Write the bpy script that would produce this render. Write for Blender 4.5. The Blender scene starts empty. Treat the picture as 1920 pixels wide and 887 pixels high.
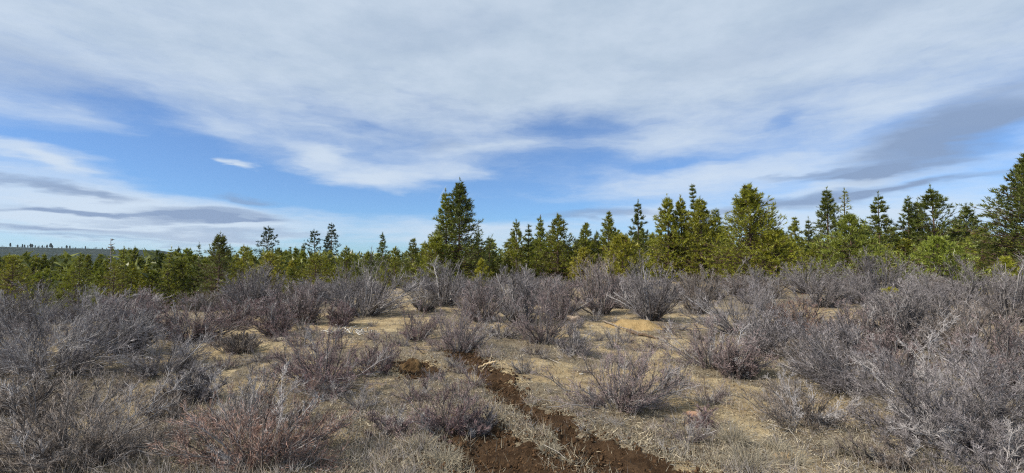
import bpy, math, random
import numpy as np

random.seed(7)
RNG = np.random.default_rng(11)
R = math.radians
sc = bpy.context.scene
COL = sc.collection

# ------------------------------------------------------------------ camera
CAMZ = 1.65
F = 880.0            # focal length in photo pixels (photo 1920 wide)
CX, CY, HY = 960.0, 443.5, 485.0
PITCH = math.atan((HY - CY) / F)
cam_d = bpy.data.cameras.new('camera')
cam_d.sensor_width = 36.0
cam_d.lens = F / 1920 * 36.0
cam_d.clip_start = 0.05
cam_d.clip_end = 12000
cam = bpy.data.objects.new('camera', cam_d)
COL.objects.link(cam)
cam.location = (0, 0, CAMZ)
cam.rotation_euler = (R(90) + PITCH, 0, 0)
sc.camera = cam

def ray(px, py):
    a, b = (px - CX) / F, (CY - py) / F
    c, s = math.cos(PITCH), math.sin(PITCH)
    return np.array([a, c - b * s, s + b * c])

# ------------------------------------------------------------------ exposure
sc.view_settings.view_transform = 'Standard'
sc.view_settings.look = 'None'
sc.view_settings.exposure = 0.18
sc.view_settings.gamma = 1.0
sc.render.film_transparent = False
try:
    sc.cycles.use_denoising = False
    sc.cycles.filter_width = 1.15
    sc.cycles.denoiser = 'OPENIMAGEDENOISE'
    sc.cycles.max_bounces = 5
    sc.cycles.sample_clamp_indirect = 2.0
    sc.cycles.sample_clamp_direct = 6.0
    sc.cycles.diffuse_bounces = 3
    sc.cycles.glossy_bounces = 1
    sc.cycles.transmission_bounces = 2
except Exception:
    pass

# ------------------------------------------------------------------ sun
SUN_AZ, SUN_EL = R(-112), R(43)      # azimuth from +Y, positive to +X
sd = bpy.data.lights.new('sun', 'SUN')
sd.energy = 5.0
sd.angle = R(1.8)
sd.color = (1.0, 0.93, 0.82)
sun = bpy.data.objects.new('sun', sd)
COL.objects.link(sun)
S = np.array([math.sin(SUN_AZ) * math.cos(SUN_EL), math.cos(SUN_AZ) * math.cos(SUN_EL), math.sin(SUN_EL)])
sun.rotation_euler = (R(90) - SUN_EL, 0, math.atan2(S[0], -S[1]))
sun.location = (0, 0, 60)

# ------------------------------------------------------------------ node helper
class NT:
    def __init__(s, tree): s.t = tree; s.n = tree.nodes; s.l = tree.links
    def node(s, ty, ins=None, **kw):
        n = s.n.new(ty)
        for k, v in kw.items(): setattr(n, k, v)
        for k, v in (ins or {}).items(): s.set(n.inputs[k], v)
        return n
    def set(s, sock, v):
        if isinstance(v, bpy.types.NodeSocket): s.l.new(v, sock)
        else: sock.default_value = v
    def math(s, op, a, b=None, c=None, clamp=False):
        n = s.n.new('ShaderNodeMath'); n.operation = op; n.use_clamp = clamp
        s.set(n.inputs[0], a)
        if b is not None: s.set(n.inputs[1], b)
        if c is not None: s.set(n.inputs[2], c)
        return n.outputs[0]
    def vmath(s, op, a, b=None):
        n = s.n.new('ShaderNodeVectorMath'); n.operation = op
        s.set(n.inputs[0], a)
        if b is not None: s.set(n.inputs[1], b)
        return n.outputs['Value'] if op in ('LENGTH', 'DOT_PRODUCT') else n.outputs[0]
    def smooth(s, v, a, b, c=0.0, d=1.0):
        n = s.n.new('ShaderNodeMapRange'); n.interpolation_type = 'SMOOTHSTEP'
        s.set(n.inputs[0], v)
        for i, x in enumerate((a, b, c, d)): n.inputs[1 + i].default_value = x
        return n.outputs[0]
    def mix(s, f, a, b):
        n = s.n.new('ShaderNodeMix'); n.data_type = 'RGBA'; n.clamp_factor = True
        s.set(n.inputs[0], f)
        for sock, v in ((n.inputs[6], a), (n.inputs[7], b)):
            if not isinstance(v, bpy.types.NodeSocket): v = (*v[:3], 1.0)
            s.set(sock, v)
        return n.outputs[2]
    def mul(s, a, b):
        n = s.n.new('ShaderNodeMix'); n.data_type = 'RGBA'; n.blend_type = 'MULTIPLY'
        n.inputs[0].default_value = 1.0
        for sock, v in ((n.inputs[6], a), (n.inputs[7], b)):
            if not isinstance(v, bpy.types.NodeSocket): v = (*v[:3], 1.0)
            s.set(sock, v)
        return n.outputs[2]
    def noise(s, vec, scale, detail=4, rough=0.55, out='Fac', **kw):
        n = s.n.new('ShaderNodeTexNoise')
        if vec is not None: s.set(n.inputs['Vector'], vec)
        n.inputs['Scale'].default_value = scale
        n.inputs['Detail'].default_value = detail
        n.inputs['Roughness'].default_value = rough
        for k, v in kw.items(): n.inputs[k].default_value = v
        return n.outputs[out]
    def xyz(s, x, y, z):
        n = s.n.new('ShaderNodeCombineXYZ')
        for i, v in enumerate((x, y, z)): s.set(n.inputs[i], v)
        return n.outputs[0]
    def attr(s, name):
        n = s.n.new('ShaderNodeAttribute'); n.attribute_name = name
        return n.outputs['Fac']

# ------------------------------------------------------------------ world: sky with thin cloud
W = bpy.data.worlds.new('World'); sc.world = W; W.use_nodes = True
w = NT(W.node_tree); w.n.clear()
sky = w.node('ShaderNodeTexSky')
sky.sky_type = 'NISHITA'; sky.sun_disc = False
sky.sun_elevation = SUN_EL; sky.sun_rotation = SUN_AZ
sky.altitude = 1200; sky.air_density = 1.0; sky.dust_density = 0.3; sky.ozone_density = 2.0
tc = w.node('ShaderNodeTexCoord')
D = tc.outputs['Generated']
sep = w.node('ShaderNodeSeparateXYZ', {0: D})
dx, dy, dz = sep.outputs
az = w.math('ARCTAN2', dx, dy)
el = w.math('ARCSINE', dz)
zz = w.math('ADD', w.math('MAXIMUM', dz, 0.0), 0.10)
plane = w.xyz(w.math('DIVIDE', dx, zz), w.math('DIVIDE', dy, zz), 0.0)
wn = w.noise(plane, 1.1, 5, 0.55, 'Color')
wn2 = w.noise(w.vmath('MULTIPLY', w.xyz(az, el, 0.0), (3.0, 11.0, 1.0)), 1.6, 4, 0.6, 'Color')
off = w.vmath('MULTIPLY', w.vmath('SUBTRACT', wn, (0.5, 0.5, 0.5)), (0.18, 0.045, 0.0))
off2 = w.vmath('MULTIPLY', w.vmath('SUBTRACT', wn2, (0.5, 0.5, 0.5)), (0.20, 0.05, 0.0))
P0 = w.xyz(az, el, 0.0)
P = w.vmath('ADD', w.vmath('ADD', P0, off), off2)
fib = w.noise(w.vmath('MULTIPLY', P, (4.0, 26.0, 1.0)), 1.5, 6, 0.6)       # drawn-out fibres
soft = w.noise(plane, 0.8, 6, 0.6)
veiln = w.noise(plane, 2.6, 5, 0.62)

def azel(px, py):
    d = ray(px, py); d = d / np.linalg.norm(d)
    return math.atan2(d[0], d[1]), math.asin(d[2])

def blob(px, py, rx, ry, rot=0.0, k=1.0, edge=0.0, vec=None):
    a, e = azel(px, py)
    a2, _ = azel(px + 1, py); _, e2 = azel(px, py - 1)
    ra, re = rx * abs(a2 - a), ry * abs(e2 - e)
    m = w.n.new('ShaderNodeMapping'); m.vector_type = 'TEXTURE'
    w.set(m.inputs[0], P if vec is None else vec)
    m.inputs[1].default_value = (a, e, 0); m.inputs[2].default_value = (0, 0, R(rot)); m.inputs[3].default_value = (ra, re, 1)
    return w.smooth(w.vmath('LENGTH', m.outputs[0]), 1.0, edge, 0.0, k)

def total(rows, start=None, edge=0.0):
    acc = start
    for r in rows:
        b = blob(*r, edge=edge)
        acc = b if acc is None else w.math('ADD', acc, b)
    return acc

CLEAR = [(330, 290, 400, 95, -9, .85), (520, 345, 330, 60, -4, .7), (700, 380, 330, 45, 0, .75), (240, 195, 260, 34, -6, .38),
         (1060, 232, 190, 46, -4, .62), (1480, 212, 85, 22, 25, .25), (1830, 265, 150, 34, 4, .65), (1060, 300, 260, 44, 2, .55),
         (960, 350, 240, 36, 0, .55), (1000, 395, 240, 34, 0, .65), (1290, 305, 170, 20, 3, .35), (60, 250, 150, 24, -8, .4),
         (800, 190, 170, 40, -15, .25), (640, 215, 190, 40, -12, .28), (620, 474, 420, 18, 0, .75), (700, 455, 160, 20, 0, .3)]
WHITE = [(625, 288, 100, 30, -4, .75), (690, 332, 160, 34, 2, .8), (840, 316, 190, 28, 3, .5), (450, 302, 62, 14, -4, 1.5),
         (50, 280, 170, 40, -10, .6), (70, 305, 130, 20, -9, .5), (120, 214, 220, 30, -9, .55), (390, 236, 150, 30, -4, .5),
         (1220, 268, 260, 46, 4, .5), (1330, 330, 440, 40, 3, .55), (180, 380, 560, 66, -2, .75), (300, 425, 600, 48, 0, .7),
         (880, 440, 320, 38, 0, .55), (1600, 410, 480, 66, 0, .75), (1240, 400, 240, 30, 2, .55), (1600, 345, 220, 24, 3, .6),
         (900, 280, 200, 34, 2, .35), (1650, 200, 300, 60, 14, .35)]
GREY = [(1690, 285, 260, 66, 11, .95), (1840, 215, 240, 74, 20, .75), (1600, 325, 210, 15, 2, .8), (1480, 382, 330, 20, 3, .85), (1700, 358, 160, 11, 6, .7), (1480, 328, 110, 8, 4, .6),
        (110, 350, 200, 13, -7, .9), (250, 402, 340, 11, -2, .9), (90, 392, 220, 8, 0, .6), (360, 416, 230, 7, 2, .6), (190, 447, 300, 6, 0, .5), (480, 374, 100, 13, -8, .7), (430, 408, 190, 15, -4, .8),
        (330, 436, 480, 14, 0, .55), (80, 425, 200, 10, 0, .5), (1130, 402, 170, 12, 1, .65), (1850, 330, 220, 13, 4, .45), (60, 130, 280, 70, -8, .30), (820, 60, 300, 70, 10, .18), (1500, 60, 500, 60, 8, .22), (820, 268, 70, 20, 0, .25)]

base = w.smooth(el, R(11.0), R(21.0), 0.24, 1.0)
base = w.math('ADD', base, w.math('ADD', w.math('MULTIPLY', w.math('SUBTRACT', soft, 0.5), 0.7), w.math('MULTIPLY', w.math('SUBTRACT', veiln, 0.5), 0.45)))
cov = total(WHITE, base)
cov = w.math('SUBTRACT', cov, total(CLEAR))
cov = w.math('ADD', cov, w.math('MULTIPLY', w.math('SUBTRACT', fib, 0.5), 0.55))
wisp = w.noise(w.vmath('MULTIPLY', P, (9.0, 34.0, 1.0)), 1.3, 6, 0.65)
cov = w.math('ADD', cov, w.math('MULTIPLY', w.math('SUBTRACT', wisp, 0.5), 0.55))
cov = w.smooth(cov, -0.28, 1.05)
grey = total(GREY, None, 0.15)
grey = w.math('MULTIPLY', grey, w.math('ADD', 0.5, w.math('MULTIPLY', fib, 1.0)), clamp=True)
skyc = w.mul(sky.outputs[0], (0.56, 0.93, 1.36))
cloud_hi = w.mix(w.smooth(veiln, 0.3, 0.7), (5.2, 6.3, 7.55), (6.3, 7.3, 8.45))
cloud = w.mix(w.smooth(el, R(8), R(22)), (6.7, 7.7, 8.9), cloud_hi)
col = w.mix(w.math('MULTIPLY_ADD', cov, 0.79, 0.12), skyc, cloud)
col = w.mix(w.math('MULTIPLY', grey, 0.94), col, (2.6, 3.6, 5.5))
# a short aircraft trail beside the tallest pine
trail = w.math('MULTIPLY', blob(829, 362, 25, 1.6, 62, 1.0, 0.1, P0), 0.35)
col = w.mix(trail, col, (6.0, 7.0, 8.2))
bg = w.node('ShaderNodeBackground', {0: col, 1: 0.088})
wo = w.node('ShaderNodeOutputWorld'); w.l.new(bg.outputs[0], wo.inputs[0])
W.cycles.sampling_method = 'MANUAL'; W.cycles.sample_map_resolution = 512

# ------------------------------------------------------------------ numpy noise and terrain
_perm = np.random.default_rng(5).random((256, 256))
def vnoise(x, y):
    xi, yi = np.floor(x).astype(int), np.floor(y).astype(int)
    u, v = x - xi, y - yi
    u, v = u * u * (3 - 2 * u), v * v * (3 - 2 * v)
    g = lambda a, b: _perm[a & 255, b & 255]
    return (g(xi, yi) * (1 - u) + g(xi + 1, yi) * u) * (1 - v) + (g(xi, yi + 1) * (1 - u) + g(xi + 1, yi + 1) * u) * v
def fbm(x, y, s=1.0, o=4, ro=0.5):
    x = np.asarray(x, float) * s; y = np.asarray(y, float) * s
    a, t, n = 0.0, 0.0, 1.0
    for i in range(o):
        a = a + n * vnoise(x + 17.3 * i, y + 9.1 * i); t += n; n *= ro; x = x * 2.03; y = y * 2.03
    return a / t
def sstep(a, b, x):
    t = np.clip((x - a) / (b - a), 0, 1); return t * t * (3 - 2 * t)

RUT_A = np.array([(1.75, 2.0), (1.35, 2.7), (0.95, 3.6), (0.52, 4.25), (0.20, 4.95), (-0.08, 5.6), (-0.32, 6.5), (-0.62, 7.3), (-0.98, 8.35)])
RUT_B = np.array([(0.85, 2.0), (0.5, 2.6), (0.12, 3.5), (-0.22, 4.2), (-0.46, 4.8)])
RUT_C = np.array([(-1.25, 6.6), (-1.55, 7.15)])
def dist_line(x, y, L):
    best = np.full(np.shape(x), 1e9)
    for (x0, y0), (x1, y1) in zip(L[:-1], L[1:]):
        vx, vy = x1 - x0, y1 - y0
        t = np.clip(((x - x0) * vx + (y - y0) * vy) / (vx * vx + vy * vy), 0, 1)
        best = np.minimum(best, np.hypot(x - x0 - t * vx, y - y0 - t * vy))
    return best
def rut_mask(x, y, soft=1.25):
    x = np.asarray(x, float); y = np.asarray(y, float)
    wob = (fbm(x, y, 3.0, 3) - 0.5) * 0.34 + (fbm(x + 5, y, 14.0, 3, .7) - 0.5) * 0.26
    wa = np.interp(y, [2.0, 3.5, 4.2, 5.0, 6.5, 8.4], [.50, .47, .28, .18, .22, .20])
    wb = np.interp(y, [2.0, 3.6, 4.3, 4.8], [.50, .48, .34, .16])
    ga = 1 - sstep(0.62, 0.70, fbm(x, y + 3.3, 2.1, 2)) * 0.55
    d = np.minimum(np.minimum((dist_line(x, y, RUT_A) + wob) / (wa * ga), (dist_line(x, y, RUT_B) + wob) / wb), (dist_line(x, y, RUT_C) + wob) / .25)
    return np.clip(soft - d, 0, 1)          # >0 inside the soil, 1 in its middle

def height(x, y, fine=True):
    x = np.asarray(x, float); y = np.asarray(y, float)
    r = np.hypot(x, y); a = np.degrees(np.arctan2(x, y))
    s = np.interp(a, [-60, -32, -22, -8, 3, 15, 40], [.15, .14, .11, .055, .03, .015, .01])
    r0 = np.interp(a, [-60, -30, -10, 5, 40], [13, 15, 22, 27, 30])
    t = np.maximum(r - r0, 0)
    h = -s * 62 * (1 - np.exp(-t * t / (t + 8) / 62))
    h = np.where(y < 0, 0.0, h)
    near = np.exp(-r / 300)
    h = h + near * ((fbm(x, y, 0.12, 2) - 0.5) * 0.22 + (fbm(x + 31, y, 0.55, 3) - 0.5) * 0.16)
    if fine:
        h = h + np.exp(-r / 60) * ((fbm(x, y + 50, 2.6, 3) - 0.5) * 0.07 + (fbm(x, y, 9.0, 2) - 0.5) * 0.025)
        h = h - 0.06 * sstep(0.1, 0.9, rut_mask(x, y))
    # sandy burrow mound
    return h
def H1(x, y): return float(height(np.array([x]), np.array([y]))[0])

BARE = [(985, 708, .75), (1040, 690, .6), (800, 652, .55), (1335, 742, .8), (1270, 735, .5), (640, 835, .45), (560, 800, .4), (520, 650, 1.0), (440, 630, 1.0), (690, 715, .45), (1180, 625, 1.3), (280, 775, .5), (1475, 858, .3), (1510, 590, 1.3), (700, 610, .8), (760, 800, .3)]
COVER = [(960, 655, .8), (1100, 830, .5), (880, 850, .4), (700, 780, .4), (1300, 830, .5), (1200, 800, .5), (1560, 860, .6), (100, 760, .9), (340, 840, .6), (1620, 700, 1.0)]
SHR = []
def litter_amt(x, y):
    n = fbm(x, y + 11, 0.85, 4, 0.6) + (fbm(x, y, 6.0, 3, .6) - .5) * .25
    for L, k in ((BARE, -.22), (COVER, .20)):
        for px, py, r in L:
            yy = CAMZ * F / (py - HY); xx = (px - CX) / F * yy
            n = n + k * np.exp(-((x - xx) / r) ** 2 - ((y - yy) / (r * 1.1)) ** 2)
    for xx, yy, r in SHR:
        n = np.maximum(n, .62 * np.exp(-(((x - xx) ** 2 + (y - yy) ** 2) / (r * 1.15) ** 2) ** 1.5) + .1 * (n - .5))  # real litter at shrub bases, its dark colour also standing in for shade
    return sstep(0.36, 0.55, n)

def at(px, py):
    """ground point seen at a photo pixel"""
    d = ray(px, py); t = CAMZ / max(1e-4, -d[2])
    for _ in range(12):
        p = d * t
        t = (CAMZ - H1(p[0], p[1])) / max(1e-4, -d[2])
    return d[0] * t, d[1] * t

# ------------------------------------------------------------------ object helpers
def mesh(name, V, polys, mats, attrs=None, smooth=False):
    """polys: list of int arrays, each (n, k)"""
    me = bpy.data.meshes.new(name)
    V = np.asarray(V, np.float32)
    polys = [np.asarray(p, np.int32) for p in polys if len(p)]
    loops = np.concatenate([p.ravel() for p in polys])
    sizes = np.concatenate([np.full(len(p), p.shape[1], np.int32) for p in polys])
    starts = np.concatenate([[0], np.cumsum(sizes)[:-1]]).astype(np.int32)
    me.vertices.add(len(V)); me.vertices.foreach_set('co', V.ravel())
    me.loops.add(len(loops)); me.loops.foreach_set('vertex_index', loops)
    me.polygons.add(len(sizes)); me.polygons.foreach_set('loop_start', starts)
    if smooth: me.polygons.foreach_set('use_smooth', np.ones(len(sizes), bool))
    me.update(calc_edges=True)
    for k, v in (attrs or {}).items():
        a = me.attributes.new(k, 'FLOAT', 'POINT'); a.data.foreach_set('value', np.asarray(v, np.float32))
    for m in (mats if isinstance(mats, (list, tuple)) else [mats]): me.materials.append(m)
    return me
def link(name, me, parent=None, loc=(0, 0, 0), color=None, **props):
    o = bpy.data.objects.new(name, me); COL.objects.link(o)
    o.location = loc
    if parent is not None: o.parent = parent
    if color is not None: o.color = (*color, 1.0)
    for k, v in props.items(): o[k] = v
    return o
def thing(name, loc, label, cat, group=None, me=None):
    o = link(name, me, None, loc)
    o['label'] = label; o['category'] = cat
    if group: o['group'] = group
    return o

# ------------------------------------------------------------------ materials
def mat(name):
    m = bpy.data.materials.new(name); m.use_nodes = True
    t = NT(m.node_tree); t.n.clear()
    out = t.node('ShaderNodeOutputMaterial')
    return m, t, out
def principled(t, out, col, rough=0.85, spec=0.2, normal=None):
    b = t.node('ShaderNodeBsdfPrincipled')
    t.set(b.inputs['Base Color'], col if isinstance(col, bpy.types.NodeSocket) else (*col, 1))
    t.set(b.inputs['Roughness'], rough)
    b.inputs['Specular IOR Level'].default_value = spec
    if normal is not None: t.set(b.inputs['Normal'], normal)
    t.l.new(b.outputs[0], out.inputs[0])
    return b
def bump(t, h, strength, dist):
    n = t.node('ShaderNodeBump', {'Height': h, 'Strength': strength, 'Distance': dist})
    return n.outputs[0]

# ground: tan sandy soil, grey litter, far forest floor
M_GROUND, t, out = mat('dry_ground')
geo = t.node('ShaderNodeNewGeometry').outputs['Position']
n1 = t.noise(geo, 1.6, 6, 0.65); n2 = t.noise(geo, 14.0, 5, 0.7); n3 = t.noise(geo, 70.0, 4, 0.7); n4 = t.noise(geo, 260.0, 2, 0.6)
sand = t.mix(t.smooth(n1, 0.35, 0.68), (0.32, 0.235, 0.128), (0.48, 0.385, 0.232))
sand = t.mix(t.smooth(n3, 0.50, 0.72), sand, (0.20, 0.135, 0.07))
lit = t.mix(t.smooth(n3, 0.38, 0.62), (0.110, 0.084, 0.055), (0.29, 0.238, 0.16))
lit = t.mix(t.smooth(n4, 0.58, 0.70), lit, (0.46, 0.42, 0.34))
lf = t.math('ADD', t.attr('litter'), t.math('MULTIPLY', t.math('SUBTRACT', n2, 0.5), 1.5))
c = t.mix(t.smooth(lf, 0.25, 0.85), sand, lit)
c = t.mix(t.smooth(n2, 0.58, 0.70, 0, .65), c, (0.13, 0.09, 0.05))
c = t.mix(t.smooth(t.noise(geo, 38.0, 4, 0.75), 0.58, 0.66, 0, .75), c, (0.085, 0.062, 0.04))
c = t.mix(t.smooth(t.noise(geo, 3.6, 5, 0.7), 0.48, 0.64, 0, .62), c, (0.130, 0.102, 0.070))
c = t.mix(t.attr('far'), c, t.mix(t.noise(geo, 0.05, 6, 0.7), (0.03, 0.045, 0.022), (0.075, 0.085, 0.035)))
hgt = t.math('ADD', t.math('MULTIPLY', n3, 0.6), t.math('ADD', n2, t.math('MULTIPLY', n4, 0.25)))
principled(t, out, c, 0.95, 0.1, bump(t, hgt, 0.9, 0.03))

def soil_mat(name, a, b, cc):
    m, t, out = mat(name)
    g = t.node('ShaderNodeNewGeometry').outputs['Position']
    n2 = t.noise(g, 9.0, 5, 0.65); n3 = t.noise(g, 60.0, 5, 0.7)
    c = t.mix(t.smooth(n2, 0.35, 0.65), a, b)
    c = t.mix(t.smooth(n3, 0.52, 0.7), c, cc)
    if name == 'turned_soil':
        e = t.math('ADD', t.attr('edge'), t.math('MULTIPLY', t.math('SUBTRACT', n2, 0.5), 0.9))
        c = t.mix(t.smooth(e, 0.02, 0.42), (0.24, 0.170, 0.095), c)
    principled(t, out, c, 0.95, 0.1, bump(t, t.math('ADD', n3, n2), 1.0, 0.04))
    return m
M_SOIL = soil_mat('turned_soil', (0.052, 0.030, 0.016), (0.098, 0.059, 0.032), (0.032, 0.018, 0.010))
M_DIRT = soil_mat('loose_dirt', (0.085, 0.050, 0.024), (0.17, 0.108, 0.050), (0.05, 0.028, 0.014))
M_SAND = soil_mat('spoil_sand', (0.40, 0.275, 0.125), (0.47, 0.335, 0.165), (0.33, 0.22, 0.10))

# twigs: bark grey by 'tone', shoot colour from the object colour by 'tip'
M_TWIG, t, out = mat('shrub_bark')
oc = t.node('ShaderNodeObjectInfo').outputs['Color']
tone = t.attr('tone'); tip = t.attr('tip')
geo = t.node('ShaderNodeNewGeometry').outputs['Position']
bark = t.mix(tone, (0.058, 0.049, 0.046), (0.45, 0.42, 0.41))
bark = t.mix(t.smooth(t.noise(geo, 60, 3, 0.6), 0.4, 0.7, 0, .35), bark, (0.09, 0.08, 0.075))
shoot = t.mul(oc, t.mix(tone, (0.58, 0.56, 0.56), (1.9, 1.85, 1.85)))  # shoot's own colour, brightened so the tips look sunlit
c = t.mix(t.smooth(tip, 0.35, 1.0, 0, .85), bark, shoot)
principled(t, out, c, 0.7, 0.3)

M_NEEDLE, t, out = mat('pine_needles')
oc = t.node('ShaderNodeObjectInfo').outputs['Color']
tone = t.attr('tone')
c = t.mul(oc, t.mix(tone, (0.50, 0.53, 0.55), (1.52, 1.48, 1.15)))
c = t.mix(t.smooth(t.attr('dry'), 0.5, 1.0), c, (0.16, 0.085, 0.035))
df = t.node('ShaderNodeBsdfDiffuse', {0: c}); tr = t.node('ShaderNodeBsdfTranslucent', {0: c})
gl = t.node('ShaderNodeBsdfGlossy', {0: (1, 1, 1, 1), 'Roughness': 0.45})
mx = t.node('ShaderNodeMixShader', {0: 0.27, 1: df.outputs[0], 2: tr.outputs[0]})
mx2 = t.node('ShaderNodeMixShader', {0: 0.035, 1: mx.outputs[0], 2: gl.outputs[0]})
t.l.new(mx2.outputs[0], out.inputs[0])

M_BARK, t, out = mat('pine_bark')
geo = t.node('ShaderNodeNewGeometry').outputs['Position']
nb = t.noise(t.vmath('MULTIPLY', geo, (6, 6, 1.5)), 2.0, 5, 0.65)
principled(t, out, t.mix(t.smooth(nb, .35, .65), (0.055, 0.042, 0.036), (0.16, 0.105, 0.075)), 0.9, 0.15, bump(t, nb, 0.8, 0.04))

M_BLADE, t, out = mat('dry_grass_blade')
tone = t.attr('tone')
rmp = t.mix(tone, (0.10, 0.070, 0.045), (0.52, 0.45, 0.32))
principled(t, out, t.mix(t.attr('tip'), rmp, (0.23, 0.225, 0.20)), 0.85, 0.15)

M_STONE, t, out = mat('stone')
oc = t.node('ShaderNodeObjectInfo').outputs['Color']
geo = t.node('ShaderNodeNewGeometry').outputs['Position']
ns = t.noise(geo, 45, 5, 0.65)
principled(t, out, t.mul(oc, t.mix(ns, (0.6, 0.6, 0.6), (1.35, 1.35, 1.35))), 0.9, 0.2, bump(t, ns, 0.7, 0.01))

M_GRAVEL, t, out = mat('gravel')
tone = t.attr('tone')
principled(t, out, t.mix(tone, (0.16, 0.12, 0.08), (0.58, 0.53, 0.46)), 0.9, 0.2)

M_CLOD, t, out = mat('soil_clod')
principled(t, out, t.mix(t.attr('tone'), (0.035, 0.020, 0.011), (0.105, 0.062, 0.033)), 0.95, 0.1)

M_LOG, t, out = mat('weathered_wood')
oc = t.node('ShaderNodeObjectInfo').outputs['Color']
crd = t.node('ShaderNodeTexCoord').outputs['Object']
ng = t.noise(t.vmath('MULTIPLY', crd, (3, 45, 45)), 1.0, 5, 0.6)
principled(t, out, t.mul(oc, t.mix(t.smooth(ng, .35, .65), (0.45, 0.43, 0.42), (1.3, 1.3, 1.3))), 0.85, 0.2, bump(t, ng, 0.6, 0.01))

M_HILL, t, out = mat('far_hill')
geo = t.node('ShaderNodeNewGeometry').outputs['Position']
nh = t.noise(geo, 0.035, 6, 0.75)
c = t.mix(t.smooth(nh, .42, .6), (0.020, 0.031, 0.028), (0.046, 0.056, 0.046))
principled(t, out, c, 0.95, 0.05, bump(t, nh, 1.0, 8.0))

# ------------------------------------------------------------------ ground sheet
def axis(step, near, grow, mid, grow2, end):
    v = [0.0]
    while v[-1] < near: v.append(v[-1] + step)
    while v[-1] < mid: v.append(v[-1] + max(step, v[-1] * grow))
    while v[-1] < end: v.append(v[-1] * (1 + grow2))
    return v
xs = axis(0.055, 3.6, 0.02, 80, 0.11, 2500)
xs = np.array([-v for v in xs[:0:-1]] + xs)
ya = axis(0.055, 4.6, 0.014, 100, 0.10, 2500)
ya = [v for v in ya if v > 1.2]
ys = np.array([-400, -150, -60, -25, -12, -6, -3, -1.5, -0.6, 0.1, 0.6, 1.0] + ya)
def lumpy_patch(name, x0, x1, y0, y1, step, mask, rise, lump, material, sink=0.05):
    X, Y = np.meshgrid(np.arange(x0, x1, step), np.arange(y0, y1, step))
    m = mask(X, Y)
    l = (fbm(X, Y, 7, 3, .6) - .5) * lump + (fbm(X + 3, Y, 28, 2, .6) - .5) * lump * .6
    Z = height(X, Y) + rise * sstep(0.15, 0.8, m) + l * sstep(0.1, 0.5, m) - sink * (1 - sstep(0.0, 0.35, m))
    n, k = X.shape
    i = np.arange(n * k).reshape(n, k)
    q = np.stack([i[:-1, :-1].ravel(), i[:-1, 1:].ravel(), i[1:, 1:].ravel(), i[1:, :-1].ravel()], 1)
    keep = (m.ravel()[q] > 0.001).any(1)
    q = q[keep]
    used, inv = np.unique(q, return_inverse=True)
    V = np.stack([X.ravel(), Y.ravel(), Z.ravel()], 1)[used]
    return link(name, mesh(name, V, [inv.reshape(q.shape)], material, {'edge': m.ravel()[used]}, True), kind='structure')

lumpy_patch('tyre_rut', -2.0, 2.4, 2.0, 9.0, 0.022, rut_mask, 0.022, 0.06, M_SOIL)
def ell(cx, cy, rx, ry, rot=0.0, wob=0.35):
    c, s = math.cos(rot), math.sin(rot)
    def f(X, Y):
        u, v = (X - cx) * c + (Y - cy) * s, -(X - cx) * s + (Y - cy) * c
        return np.clip(1.0 - np.hypot(u / rx, v / ry) + (fbm(X, Y, 4, 3) - .5) * wob, 0, 1)
    return f
mx_, my_ = at(1205, 617)
lumpy_patch('sand_mound', mx_ - 1.6, mx_ + 1.2, my_ - .9, my_ + 1.3, 0.04, ell(mx_ - .1, my_ + .25, 1.0, .6, -.15), 0.17, 0.025, M_SAND)
dx_, dy_ = at(773, 697)
lumpy_patch('dirt_heap', dx_ - .6, dx_ + .6, dy_ - .5, dy_ + .7, 0.02, ell(dx_, dy_ + .1, .27, .22, .1, .7), 0.14, 0.09, M_DIRT)
bx_, by_ = at(875, 678)

# ------------------------------------------------------------------ tubes, cones
def unit(v): return v / np.maximum(np.linalg.norm(v, axis=-1, keepdims=True), 1e-9)
def tubes(Pt, Rd, sides=3):
    """Pt (N,K,3), Rd (N,K) -> V, quads"""
    N, K, _ = Pt.shape
    T = np.empty_like(Pt)
    T[:, 1:-1] = Pt[:, 2:] - Pt[:, :-2]; T[:, 0] = Pt[:, 1] - Pt[:, 0]; T[:, -1] = Pt[:, -1] - Pt[:, -2]
    T = unit(T)
    ref = np.where(np.abs(T[:, :1, 2:3]) > 0.9, np.array([1., 0, 0]), np.array([0, 0, 1.]))
    A = unit(np.cross(T, np.broadcast_to(ref, T.shape))); B = np.cross(T, A)
    an = np.arange(sides) * 2 * np.pi / sides
    V = Pt[:, :, None] + Rd[:, :, None, None] * (np.cos(an)[None, None, :, None] * A[:, :, None] + np.sin(an)[None, None, :, None] * B[:, :, None])
    i = np.arange(N * K * sides).reshape(N, K, sides)
    j = np.roll(i, -1, 2)
    q = np.stack([i[:, :-1], j[:, :-1], j[:, 1:], i[:, 1:]], -1).reshape(-1, 4)
    return V.reshape(-1, 3), q
def cones(A, B, r):
    """three-sided spikes from A to B"""
    N = len(A); T = unit(B - A)
    ref = np.where(np.abs(T[:, 2:3]) > 0.9, np.array([1., 0, 0]), np.array([0, 0, 1.]))
    U = unit(np.cross(T, ref)); Vv = np.cross(T, U)
    an = np.arange(3) * 2 * np.pi / 3
    ring = A[:, None] + r[:, None, None] * (np.cos(an)[None, :, None] * U[:, None] + np.sin(an)[None, :, None] * Vv[:, None])
    V = np.concatenate([ring, B[:, None]], 1).reshape(-1, 3)
    o = np.arange(N)[:, None] * 4
    t = np.concatenate([o + np.array([[0, 1, 3]]), o + np.array([[1, 2, 3]]), o + np.array([[2, 0, 3]])], 0)
    return V, t
def blades(A, B, wd, rng):
    """flat slim triangles from A to B"""
    T = unit(B - A)
    U = unit(np.cross(T, rng.normal(size=A.shape))) * wd[:, None]
    V = np.stack([A - U, A + U, B], 1).reshape(-1, 3)
    return V, np.arange(len(A) * 3).reshape(-1, 3)
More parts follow.
